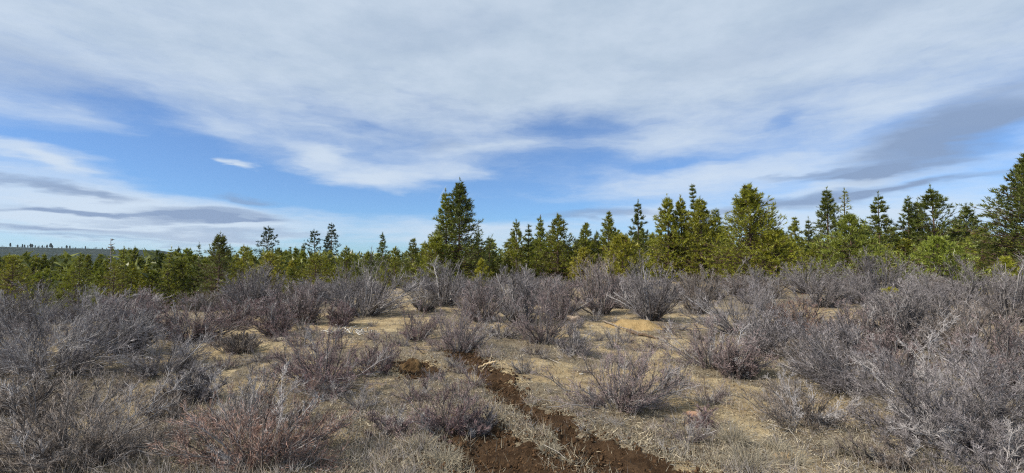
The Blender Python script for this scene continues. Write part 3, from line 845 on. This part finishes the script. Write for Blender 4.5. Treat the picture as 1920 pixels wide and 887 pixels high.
pines = [
 # label, px, top, width, depth, form, colour, extra
 ('tallest pine of the skyline centre, dark green and dense to the ground', 862, 333, 84, 34, 'cone', DARK, dict(dens=1.7, maxt=3200)),
 ('slimmer pine fused to the left side of the tallest centre pine', 836, 351, 60, 34.6, 'airy', MIDG, dict(dens=1.0)),
 ('yellow green young pine at the left foot of the tallest pine', 820, 440, 66, 32.5, 'dome', OLIVE, dict(dens=1.2)),
 ('small bright yellow pine at the right foot of the tallest pine', 902, 488, 26, 31, 'cone', YEL, dict(dens=.9)),
 ('thin leaning pine against the right side of the tallest pine', 897, 430, 30, 37, 'airy', DARK, {}),
 ('short dark pine standing in the gap right of the tallest pine', 917, 443, 44, 38, 'airy', DARK, {}),
 ('narrow openwork pine, first of the group right of the gap', 968, 411, 46, 38, 'airy', MIDG, dict(dens=1.1)),
 ('very thin dark pine between two broader ones right of the gap', 991, 420, 22, 39, 'tall', DARK, {}),
 ('slim pine with pointed top left of the broad green cone', 1013, 402, 40, 38, 'cone', MIDG, {}),
 ('broad regular cone shaped green pine right of the centre', 1046, 397, 62, 37, 'cone', MIDG, dict(dens=1.3)),
 ('pointed pine behind the small bright yellow green one', 1098, 413, 46, 38, 'cone', MIDG, {}),
 ('small bright yellow green pine in front of the pointed one', 1094, 463, 44, 33, 'dome', YEL, {}),
 ('slender dark pine right of the pointed one', 1119, 432, 26, 39, 'cone', DARK, {}),
 ('green pine with narrow crown above the bushy yellow one', 1142, 394, 48, 38, 'cone', MIDG, {}),
 ('bushy yellow green pine reaching down into the shrubs', 1166, 438, 78, 31, 'dome', YEL, dict(dens=1.2)),
 ('airy see through pine with widely spaced limbs', 1196, 374, 50, 39, 'airy', DARK, dict(dens=.8)),
 ('tall olive pine, left one of the tight group of three', 1250, 362, 70, 35, 'cone', OLIVE, dict(dens=1.25)),
 ('olive pine in the middle of the tight group of three', 1275, 365, 60, 35.5, 'cone', OLIVE, dict(dens=1.1)),
 ('yellow green pine, right one of the tight group of three', 1312, 368, 84, 34, 'cone', OLIVE, dict(dens=1.35)),
 ('needle thin dark spire poking up behind the tight group of three', 1297, 338, 30, 40, 'airy', DARK, {}),
 ('dark pine half hidden between the group of three and the big olive pine', 1342, 389, 46, 40, 'cone', DARK, {}),
 ('big olive pine with broad ragged crown, widest on the right half', 1402, 340, 112, 31, 'cone', OLIVE, dict(dens=1.9, maxt=3800)),
 ('yellow green pine skirting the right foot of the big olive pine', 1447, 428, 82, 30, 'dome', OLIVE, dict(dens=1.2)),
 ('thin pale pine right after the big olive pine', 1489, 404, 38, 40, 'airy', MIDG, {}),
 ('slight pine beside the thin pale one', 1515, 407, 30, 41, 'airy', DARK, {}),
 ('dense dark spire shaped pine behind the bright green young pine', 1548, 348, 58, 39, 'cone', DARK, dict(dens=1.2)),
 ('bare looking pine with sparse twiggy top right of the dark spire', 1582, 351, 52, 40, 'airy', MIDG, dict(dens=.5, nn=4)),
 ('bright green young pine standing before the dark spire', 1590, 398, 96, 30, 'cone', GRN, dict(dens=1.35)),
 ('tall dark pine with spaced limbs right of the bright green one', 1648, 358, 64, 37, 'airy', DARK, dict(dens=1.1)),
 ('dark pine with short side limbs left of the twin tops', 1702, 364, 46, 37, 'cone', DARK, {}),
 ('dark pine with wide stepped limbs, taller of the twin tops', 1742, 346, 92, 36, 'airy', DARK, dict(dens=1.35)),
 ('slim dark pine forming the lower of the twin tops', 1722, 370, 44, 37, 'cone', DARK, {}),
 ('light green feathery young pine in front of the twin tops', 1755, 443, 86, 27, 'dome', GRN, dict(dens=1.4)),
 ('dark pine with open pointed top left of the edge giant', 1812, 381, 70, 36, 'airy', DARK, dict(dens=1.2)),
 ('low olive pine between the open topped pine and the edge giant', 1838, 428, 62, 32, 'dome', MIDG, {}),
 ('giant dark pine cut by the right edge, highest tree of all', 1925, 282, 150, 27, 'cone', DARK, dict(dens=2.0, maxt=5600, nw=.022)),
 ('small round olive pine sapling below the edge giant', 1886, 484, 42, 24, 'dome', OLIVE, {}),
 ('tiny yellow green pine seedling among far shrubs below the light green pine', 1668, 543, 30, 17, 'dome', YEL, dict(dens=.8, tuft=.14)),
 ('dark broad pine standing out of the low left forest', 412, 431, 74, 46, 'cone', DARK, dict(dens=1.5)),
 ('olive pine with thin top right of the dark broad one', 458, 454, 58, 50, 'airy', OLIVE, dict(dens=1.2)),
 ('tall grey green mature pine with conical crown over the low forest', 504, 421, 44, 110, 'tall', FARG, dict(bare=.25)),
 ('rounded yellow green pine below the tall conical mature one', 508, 470, 66, 42, 'dome', YEL, dict(dens=1.3)),
 ('mature pine with bare lower trunk, left of the two together', 588, 427, 26, 130, 'tall', FARG, dict(bare=.5)),
 ('mature bare trunked pine, taller of the two together', 622, 417, 28, 130, 'tall', FARG, dict(bare=.42)),
 ('thin bare trunked pine touching the taller mature one', 614, 440, 20, 132, 'tall', FARG, dict(bare=.45)),
 ('small leaning spire left of the bare trunked mature pines', 571, 449, 20, 90, 'airy', DARK, {}),
 ('tiny thin pine top over the low forest between two taller ones', 544, 458, 20, 80, 'airy', DARK, {}),
 ('rounded green pine below the bare trunked mature pines', 592, 473, 62, 44, 'dome', OLIVE, dict(dens=1.2)),
 ('green pine with split top right of the bare trunked mature pines', 650, 462, 52, 48, 'cone', MIDG, {}),
 ('crooked thin pine with one sided top left of the centre', 717, 434, 34, 52, 'airy', DARK, {}),
 ('low green pine next to the crooked thin one', 742, 462, 46, 44, 'cone', MIDG, {}),
 ('dark pine with a thin spike top close left of the tallest pine', 775, 444, 40, 42, 'cone', DARK, {}),
 ('narrow green pine between the spike topped one and the tallest pine', 797, 452, 34, 42, 'cone', MIDG, {}),
 ('olive pine with bright low limbs in front of the hill, left part', 215, 488, 52, 46, 'dome', OLIVE, {}),
 ('green pine clump at the left edge in front of the hill', 22, 474, 80, 38, 'dome', OLIVE, dict(dens=1.3)),
 ('pointed pine just where the hill skyline ends', 322, 462, 40, 60, 'airy', MIDG, {}),
 ('thin dead topped pine left of the dark broad one', 374, 452, 24, 64, 'airy', DARK, dict(dens=.5, nn=4)),
 ('tall pine crossing the hill skyline near its left third', 150, 470, 44, 52, 'cone', MIDG, {}),
 ('dark green pine crossing the hill skyline near its right end', 232, 458, 40, 58, 'cone', MIDG, {}),
]
for i, (lab, px, tp, wd, y, fm, c, kw) in enumerate(pines):
    pine_at(lab, px, tp, wd, y, fm, jit(c), 700 + i, **kw)

plib = [pine_meshes(800 + i, 6.0, [3.0, 2.4, 3.6, 2.6, 2.8, 2.2, 3.4, 2.5][i], ['cone', 'cone', 'dome', 'airy', 'cone', 'airy', 'dome', 'cone'][i], dens=1.15, tuft=.25, nw=.022, maxt=1150) for i in range(8)]
def fill_pine(px, top, y, c, label, group):
    d = ray(px, top); x = d[0] / d[1] * y
    z = H1(x, y); Ht = CAMZ + d[2] / d[1] * y - z
    if Ht < 1.0: return
    s = Ht / 6.0
    put_pine(relate(label, x, y, z + Ht * .8, LM_PINE), plib[RNG.integers(len(plib))], x, y, c, group, (s * (RNG.uniform(.78, 1.05) if px < 720 else RNG.uniform(1.05, 1.4)),) * 2 + (s,), RNG.uniform(0, 6.28))
# right and centre wood: low fill under the skyline trees
def skyline(px):
    return np.interp(px, [-100, 0, 120, 200, 320, 420, 520, 620, 700, 800, 900, 930, 960, 1080, 1200, 1300, 1450, 1500, 1600, 1800, 1850, 1960],
                     [474, 477, 478, 473, 469, 467, 470, 472, 478, 464, 462, 468, 448, 444, 432, 420, 432, 444, 426, 424, 432, 424])
px = -60.0
while px < 2000:
    y0 = np.interp(px, [0, 400, 640, 760, 900, 1200, 2000], [58, 60, 54, 40, 37, 35, 33])
    for row in range(3):
        q = px + RNG.uniform(-16, 16)
        tp = skyline(q) + RNG.uniform(-9, 14) + (20 if row == 0 else 0)
        y = y0 * (1 + row * .12) + RNG.uniform(-1.5, 1.5) + (2 if row == 0 else 6)
        ci = [0, 0, 1, 1, 2, 3][RNG.integers(6)] if row == 0 else [0, 1, 1, 3][RNG.integers(4)]
        c = [OLIVE, MIDG, YEL, DARK][ci]; cw = ['olive', 'green', 'yellow green', 'dark green'][ci]
        left = q < 760
        fill_pine(q, tp, y, jit(c), ('low ' if row == 0 else 'mid height ') + cw + ' pine',
                  'pines of the low left forest' if left else 'undergrowth pines of the right wood')
    px += RNG.uniform(16, 22) if px < 700 else RNG.uniform(34, 46)

# ------------------------------------------------------------------ far hill with scattered trees
def crest(px): return np.interp(px, [-400, 0, 60, 150, 230, 262, 290, 330, 420], [459, 463, 464, 466, 468, 468, 471, 479, 486])
hx, hz = [], []
DH = 1300.0
pxs = np.linspace(-420, 440, 120)
rows = []
for j, (dy_m, f) in enumerate([(-420, -0.15), (-260, .35), (-140, .66), (-60, .88), (0, 1.0), (120, .96), (300, .5), (600, -.2)]):
    X = (pxs - CX) / F * DH
    Z = (HY - crest(pxs)) / F * DH + CAMZ
    Zb = -12.0
    Zr = Zb + (Z - Zb) * f + (fbm(X * .02 + j, X * 0 + j * 3.1, 1.0, 3) - .5) * (5 if j != 4 else 2.5)
    rows.append(np.stack([X * (1 + dy_m / DH * .35), np.full_like(X, DH + dy_m), Zr], 1))
V = np.concatenate(rows)
i = np.arange(len(V)).reshape(len(rows), -1)
q = np.stack([i[:-1, :-1].ravel(), i[:-1, 1:].ravel(), i[1:, 1:].ravel(), i[1:, :-1].ravel()], 1)
link('hill', mesh('hill', V, [q], M_HILL, None, True), kind='structure')
hlib = [pine_meshes(900 + i, 12.0, [3.4, 4.2, 5.0][i], 'tall', dens=.8, bare=.3, tuft=1.1, nw=.16, nn=8) for i in range(3)]
for hp, hh in [(19, 9), (33, 9), (42, 7), (46, 7), (52, 7), (57, 9), (60, 9), (66, 6), (73, 7), (79, 6), (88, 8), (95, 9), (98, 8), (116, 5), (125, 7), (131, 8), (160, 6), (180, 7), (192, 6), (200, 5), (246, 4), (110, 4), (142, 5)]:
    X = (hp - CX) / F * DH; Z = (HY - crest(hp)) / F * DH + CAMZ
    s = hh / F * DH / 12.0 * 1.0 * RNG.uniform(.7, 1.15)
    put_pine('tiny lone pine on the crest of the far hill', hlib[RNG.integers(3)], X, DH, FARG, 'lone pines on the far hill crest', (s * .8, s * .8, s), RNG.uniform(0, 6.28), Z - 2.5)

# forest too far to tell its trees apart: on the hill and on the plain behind the near pines
def far_wood(name, P3, hgt, wid, label_rng, colr, nt=26):
    g = np.random.default_rng(label_rng); n = len(P3)
    t = g.random((n, nt)); a = g.uniform(0, 6.28, (n, nt)); rr = wid[:, None] * .5 * (1.05 - t) ** .8 * g.uniform(.2, 1, (n, nt))
    A = np.stack([P3[:, None, 0] + rr * np.cos(a), P3[:, None, 1] + rr * np.sin(a), P3[:, None, 2] + t * hgt[:, None]], -1).reshape(-1, 3)
    B = A + unit(g.normal(size=A.shape) + [0, 0, .5]) * np.repeat(hgt * .16, nt)[:, None]
    V, tri = blades(A, B, np.repeat(hgt * .035, nt), g)
    tn = np.clip(np.repeat(g.uniform(.1, .9, n), nt) + g.normal(0, .12, n * nt), 0, 1)
    o = link(name, mesh(name, V, [tri], M_NEEDLE, {'tone': np.repeat(tn, 3), 'dry': np.zeros(len(V))}), color=colr, kind='stuff')
g = np.random.default_rng(8)
n = 2600
hpx = g.uniform(-300, 330, n); hf = g.uniform(0.0, 1.0, n)
hX = (hpx - CX) / F * DH; cz_ = (HY - crest(hpx)) / F * DH + CAMZ
hY = DH - 330 * hf ** 1.3
hfz = np.interp(hY - DH, [-420, -260, -140, -60, 0], [-.15, .35, .66, .88, 1.0])
far_wood('hill_forest', np.stack([hX * (hY / DH) ** .35, hY, -12 + (cz_ + 12) * hfz - 2.0], 1), g.uniform(4, 8, n), g.uniform(4, 7, n), 4, (0.055, 0.075, 0.05), 16)
n = 1500
fy = 62 + 160 * g.random(n) ** 1.4; fx = g.uniform(-1.2, 1.2, n) * fy
fh = np.where(fx / fy < -.2, g.uniform(4.5, 8.5, n), g.uniform(4.0, 6.5, n))
fz = height(fx, fy)
cap = np.where(fx / fy < -.15, CAMZ + fy * .010, CAMZ + fy * .045)
fh = np.clip(np.minimum(fh, cap - fz), 1.5, None)
far_wood('forest', np.stack([fx, fy, fz], 1), fh, fh * g.uniform(.4, .7, n), 5, (0.15, 0.165, 0.04), 34)

# dead snag in front of the hill
def snag(label, px, top, y, width):
    d = ray(px, top); x = d[0] / d[1] * y; z = H1(x, y); Ht = CAMZ + d[2] / d[1] * y - z
    rng = np.random.default_rng(77)
    o = thing('dead_pine', (x, y, z), label, 'tree')
    s = np.linspace(0, 1, 6)
    tk = np.stack([.1 * np.sin(s * 4), 0 * s, s * Ht], 1)[None]
    V, q = tubes(tk, (.16 * (1 - s * .85))[None], 6)
    link('trunk', mesh('trunk', V, [q], M_TWIG, {'tone': np.full(len(V), .5), 'tip': np.zeros(len(V))}, True), o)
    n = 40; zt = rng.uniform(.4, .99, n) * Ht
    a = rng.uniform(0, 6.28, n); L = width / F * y * .5 * (1.15 - zt / Ht * .75) * rng.uniform(.6, 1.1, n)
    st = np.stack([0 * zt, 0 * zt, zt], 1)
    s3 = np.linspace(0, 1, 4)[None, :, None]
    Pp = st[:, None] + np.stack([np.cos(a), np.sin(a), .25 + 0 * a], 1)[:, None] * L[:, None, None] * s3 + rng.normal(size=(n, 4, 3)) * .05
    V, q = tubes(Pp, np.full((n, 4), .075) * np.array([1, .8, .6, .3]), 3)
    link('limbs', mesh('limbs', V, [q], M_TWIG, {'tone': np.full(len(V), .45), 'tip': np.zeros(len(V))}), o, kind='stuff')
snag('bleached leafless dead pine rising over the low forest before the hill', 209, 447, 60, 30)

# ------------------------------------------------------------------ ground litter, gravel, clods
rng = np.random.default_rng(21)
def scatter(n, y0, y1, half=1.15):
    u = rng.random(n)
    y = 1 / (1 / y0 + u * (1 / y1 - 1 / y0))      # denser near, in step with how large it shows
    return rng.uniform(-half, half, n) * y, y
def ground_pts(n, y0, y1, p):
    x, y = scatter(n, y0, y1)
    k = rng.random(n) < p(x, y)
    x, y = x[k], y[k]
    return np.stack([x, y, height(x, y)], 1)
no_rut = lambda x, y: np.clip(1.0 - 1.2 * rut_mask(x, y), .08, 1) * np.where((rut_mask(x, y) > 0) & (fbm(x, y, 5.0, 2) > .55), 2.2, 1.0)
Lt = ground_pts(120000, 2.3, 20, lambda x, y: (0.40 + 0.60 * litter_amt(x, y)) * no_rut(x, y))
n = len(Lt); a = rng.uniform(0, 6.28, n); e = np.abs(rng.normal(0, .35, n))
L = rng.uniform(.018, .075, n) * (1 + Lt[:, 1] * .05)
dv = np.stack([np.cos(a) * np.cos(e), np.sin(a) * np.cos(e), np.sin(e)], 1) * L[:, None]
V, tri = blades(Lt + [0, 0, .004], Lt + [0, 0, .008] + dv, rng.uniform(.0012, .0030, n) * (1 + Lt[:, 1] * .10), rng)
link('dry_litter', mesh('dry_litter', V, [tri], M_BLADE, {'tone': np.repeat(rng.random(n) ** 1.6 * 1.15, 3), 'tip': np.repeat((rng.random(n) < .25) * .8, 3)}), kind='stuff')

# thin standing grass
Gt = ground_pts(70000, 2.3, 20, lambda x, y: (.12 + .88 * sstep(.42, .64, fbm(x + 7, y, 1.3, 3))) * no_rut(x, y))
n = len(Gt); a = rng.uniform(0, 6.28, n); e = rng.uniform(.5, 1.45, n); L = rng.uniform(.04, .14, n)
dv = np.stack([np.cos(a) * np.cos(e), np.sin(a) * np.cos(e), np.sin(e)], 1) * L[:, None]
V, tri = blades(Gt, Gt + dv, rng.uniform(.0012, .0024, n) * (1 + Gt[:, 1] * .06), rng)
link('dry_grass', mesh('dry_grass', V, [tri], M_BLADE, {'tone': np.repeat(.3 + .7 * rng.random(n), 3), 'tip': np.repeat(rng.random(n) * .6, 3)}), kind='stuff')

# tiny dry forbs and dead twig clusters over the whole clearing
Fp = ground_pts(11500, 2.3, 24, lambda x, y: (.25 + .75 * sstep(.42, .62, fbm(x + 40, y, 1.0, 3))) * (.03 + .97 * (rut_mask(x, y) < .05)))
m = 10; n = len(Fp)
a = rng.uniform(0, 6.28, (n, m)); e = rng.uniform(.15, 1.4, (n, m)); L = rng.uniform(.05, .17, n)[:, None] * rng.uniform(.4, 1.1, (n, m))
dv = np.stack([np.cos(a) * np.cos(e), np.sin(a) * np.cos(e), np.sin(e)], -1) * L[..., None]
A = Fp[:, None] + dv * rng.uniform(0, .5, (n, m, 1)) + rng.normal(0, .018, (n, m, 3)) * [1, 1, .2]
B = A + dv + rng.normal(0, .02, (n, m, 3))
V, tri = cones(A.reshape(-1, 3), B.reshape(-1, 3), np.repeat(.0013 * (1 + Fp[:, 1] * .13), m))
link('ground_cover', mesh('ground_cover', V, [tri], M_TWIG, {'tone': np.repeat(np.clip(np.repeat(rng.normal(.4, .22, n), m) + rng.normal(0, .15, n * m), 0, 1), 4), 'tip': np.repeat(np.repeat(rng.random(n), m), 4)}), color=(.22, .175, .13), kind='stuff')

octv = np.array([[1, 0, 0], [-1, 0, 0], [0, 1, 0], [0, -1, 0], [0, 0, 1], [0, 0, -1.0]])
octf = np.array([[0, 2, 4], [2, 1, 4], [1, 3, 4], [3, 0, 4], [2, 0, 5], [1, 2, 5], [3, 1, 5], [0, 3, 5]])
def lumps(Pp, size, flat=.7):
    n = len(Pp)
    V = Pp[:, None] + octv[None] * size[:, None, None] * rng.uniform(.6, 1.2, (n, 6, 1)) * np.array([1, 1, flat])
    V = V + rng.normal(size=V.shape) * size[:, None, None] * .18
    return V.reshape(-1, 3), (np.arange(n)[:, None, None] * 6 + octf[None]).reshape(-1, 3)
Gp = ground_pts(13000, 2.3, 13, lambda x, y: .25 + .75 * sstep(.45, .6, fbm(x, y + 4, 1.7, 3)))
V, tri = lumps(Gp + [0, 0, .003], rng.uniform(.003, .009, len(Gp)) ** 1.0 * (1 + Gp[:, 1] * .06))
link('gravel', mesh('gravel', V, [tri], M_GRAVEL, {'tone': np.repeat(rng.random(len(Gp)) ** 1.1, 6)}), kind='stuff')
Cx = rng.uniform(-2, 2.4, 70000); Cy = rng.uniform(2.1, 8.9, 70000)
k = rng.random(70000) < np.clip(rut_mask(Cx, Cy) * 1.4 + rut_mask(Cx, Cy, 2.1) ** 2 * .32, 0, 1) * .9
Cx, Cy = Cx[k], Cy[k]
Cp = np.stack([Cx, Cy, height(Cx, Cy) + .022], 1)
V, tri = lumps(Cp, rng.gamma(1.3, .0042, len(Cp)) + .0025, .8)
link('soil_clods', mesh('soil_clods', V, [tri], M_CLOD, {'tone': np.repeat(rng.random(len(Cp)), 6)}), kind='stuff')

# ------------------------------------------------------------------ grass tufts
def tuft_mesh(seed, h, r, n):
    g = np.random.default_rng(seed)
    a = g.uniform(0, 6.28, n); b = r * .35 * g.random(n) ** .5
    st = np.stack([np.cos(a) * b, np.sin(a) * b, np.full(n, -.01)], 1)
    out = g.uniform(.1, 1.0, n); L = h * g.uniform(.5, 1.1, n)
    s = np.linspace(0, 1, 4)[None, :, None]
    a2 = a + g.normal(0, .5, n)
    Pp = st[:, None] + np.stack([np.cos(a2) * out, np.sin(a2) * out, np.full(n, .9)], 1)[:, None] * L[:, None, None] * s
    Pp[:, :, 2] -= (s[..., 0] ** 2) * (L * out * .75)[:, None]
    Pp[:, :, 2] = np.maximum(Pp[:, :, 2], .004)
    V, q = tubes(Pp, np.full((n, 4), .0014) * np.array([1.2, 1, .8, .3]), 3)
    tn = np.repeat(.25 + .75 * g.random(n), 12)
    return mesh('blades', V, [q], M_BLADE, {'tone': tn, 'tip': np.repeat(g.random(n) * .6, 12)})
tufts = [('pale dry bunchgrass tuft at the bottom edge right of the soil track', 1405, 880, 150, 75), ('wispy straw bunchgrass beside the bottom edge tuft', 1375, 830, 90, 60),
         ('grey dry grass tuft under the gnarled shrub', 1590, 850, 120, 55), ('flattened pale grass tuft below the matted brown shrub', 1480, 870, 120, 50),
         ('spiky dry grass tuft left of the short soil track', 835, 868, 110, 45), ('thin upright grass tuft at the foot of the thin mauve shrub', 790, 842, 60, 50),
         ('low dry grass tuft between the two soil tracks', 1030, 850, 80, 26), ('dry grass tuft in the bottom right corner', 1760, 885, 170, 60),
         ('greenish grey low tuft under the matted brown shrub', 1455, 842, 90, 34)]
for i, (lab, px, py, wd, hp) in enumerate(tufts):
    x, y = at(px, py); o = thing('grass_tuft', (x, y, H1(x, y)), lab, 'grass tuft')
    link('blades', tuft_mesh(40 + i, hp / F * y, wd / F * y / 2, 240), o, kind='stuff')

# ------------------------------------------------------------------ stones, logs, sticks
def stone(label, px, py, wpx, colr, flat=.55, name='stone'):
    import bmesh
    x, y = at(px, py); s = wpx / F * y / 2
    bm = bmesh.new(); bmesh.ops.create_icosphere(bm, subdivisions=2, radius=1)
    g = np.random.default_rng(int(px)); k = g.normal(size=(5, 3))
    for v in bm.verts:
        d = np.array(v.co); f = 1 + .12 * np.sin(d @ k.T * 2.2).sum() / 2
        v.co = (d[0] * s * f * 1.1, d[1] * s * f * .8, max(-.3, d[2]) * s * f * flat)
    me = bpy.data.meshes.new(name); bm.to_mesh(me); bm.free(); me.materials.append(M_STONE)
    o = thing(name, (x, y, H1(x, y) + s * .12), label, 'stone', None, me); o.color = (*colr, 1)
stone('reddish flat stone on gravelly ground above the bottom edge tuft', 1302, 778, 26, (.33, .20, .13), .35)
stone('yellow tan stone below the red brown shrub', 1512, 659, 17, (.46, .30, .12))
stone('cream stone just below the yellow tan one', 1524, 672, 13, (.60, .50, .36))
stone('tan flat rock half buried at the bottom right by the grass', 1468, 858, 34, (.36, .24, .12), .35)
stone('pale buried stone near the bare slope left of the mauve shrub', 523, 638, 22, (.35, .30, .22), .4)
stone('small white stone below the sandy mound', 1248, 641, 8, (.6, .58, .52))
stone('small pale stone at the foot of the open fan shrub', 1090, 702, 8, (.5, .47, .42))
stone('dark clod of earth on the bare slope', 545, 641, 14, (.09, .065, .04), .5, 'earth_clod')

def stick(name, label, cat, pts, r, colr, taper=.5, sides=7):
    P3 = []
    for (px, py, lift) in pts:
        x, y = at(px, py); P3.append((x, y, H1(x, y) + lift))
    P3 = np.array(P3); o3 = P3[0].copy()
    m = len(P3); s = np.linspace(0, m - 1, (m - 1) * 5 + 1)
    Q = np.stack([np.interp(s, np.arange(m), P3[:, i] - o3[i]) for i in range(3)], 1)
    g = np.random.default_rng(int(pts[0][0])); Q[1:-1] += g.normal(size=(len(Q) - 2, 3)) * r * .25
    rr = r * np.linspace(1, taper, len(Q)) * g.uniform(.88, 1.1, len(Q))
    Qe = np.concatenate([Q[:1], Q, Q[-1:]]); re = np.concatenate([[r * .02], rr, [rr[-1] * .05]])
    V, q = tubes(Qe[None], re[None], sides)
    o = thing(name, tuple(o3), label, cat, None, mesh(name, V, [q], M_LOG, None, True)); o.color = (*colr, 1)
    return o
stick('log', 'short weathered split log lying left of the sandy mound', 'log', [(1064, 600, .06), (1086, 603, .05)], .075, (.42, .33, .24), .95)
stick('fallen_branch', 'long bleached fallen branch lying below the sandy mound', 'branch', [(1130, 606, .04), (1160, 617, .05), (1190, 624, .04), (1222, 632, .02)], .022, (.24, .20, .16), .5)
stick('fallen_branch', 'dark rotted branch continuing right from the bleached one', 'branch', [(1176, 622, .02), (1205, 631, .03), (1236, 637, .02)], .04, (.13, .09, .06), .6)
stick('wood_scrap', 'pale peeled wood scrap across the soil track below the upright shrub', 'wood', [(897, 694, .03), (912, 689, .05), (930, 684, .05)], .02, (.45, .34, .20), .8)
stick('wood_scrap', 'thin tan stick crossing the pale wood scrap', 'wood', [(905, 697, .03), (918, 685, .05), (922, 672, .08)], .009, (.45, .36, .25), .5)
stick('dead_stick', 'white crooked stick on sandy ground right of the soil track', 'stick', [(1018, 671, .02), (1036, 680, .04), (1052, 686, .03)], .006, (.36, .33, .29), .6)
stick('dead_stick', 'short pale stick near the open fan shaped shrub', 'stick', [(1083, 673, .02), (1105, 676, .03)], .005, (.30, .27, .23), .6)
stick('dead_stick', 'long pale stick lying over litter below the matted brown shrub', 'stick', [(1440, 800, .03), (1480, 816, .05), (1500, 838, .04)], .004, (.34, .31, .27), .6)
stick('dead_stick', 'small grey stick on soil near the bottom edge, between the tracks', 'stick', [(1020, 852, .02), (1048, 858, .04), (1062, 868, .02)], .004, (.34, .31, .27), .5)

# bleached branch pile by the bare slope
pcx, pcy = at(653, 626)
o = thing('branch_pile', (pcx, pcy, H1(pcx, pcy)), 'pile of bleached broken branches behind the mauve red shrub', 'branch pile')
g = np.random.default_rng(3)
for i in range(46):
    L = g.uniform(.10, .32); a = g.uniform(0, 6.28); c = g.normal(size=2) * [.28, .20]
    z = H1(pcx + c[0], pcy + c[1]) - o.location.z + g.uniform(.02, .10)
    s = np.linspace(-.5, .5, 4)
    Pp = np.stack([c[0] + math.cos(a) * L * s, c[1] + math.sin(a) * L * s, z + g.normal(0, .02, 4) + s * g.normal(0, .08)], 1)
    V, q = tubes(Pp[None], (g.uniform(.006, .016) * np.array([.8, 1, .9, .5]))[None], 5)
    link('stick', mesh('stick', V, [q], M_LOG, None, True), o, color=tuple(np.array((.62, .60, .56)) * g.uniform(.35, 1.0)))

# ------------------------------------------------------------------ air between here and the far hill
HB = np.array([(x, y, z) for x in (-2900, 2900) for y in (-600, 2900) for z in (-25, 75)], float)
HF = np.array([(0, 1, 3, 2), (4, 6, 7, 5), (0, 4, 5, 1), (2, 3, 7, 6), (0, 2, 6, 4), (1, 5, 7, 3)])
M_HAZE, t, out = mat('thin_haze')
pv = t.node('ShaderNodeVolumePrincipled')
pv.inputs['Color'].default_value = (0.72, 0.84, 1.0, 1)
pv.inputs['Density'].default_value = 0.00005
pv.inputs['Anisotropy'].default_value = 0.3
t.l.new(pv.outputs[0], out.inputs['Volume'])
link('haze', mesh('haze', HB, [HF], M_HAZE), kind='stuff')
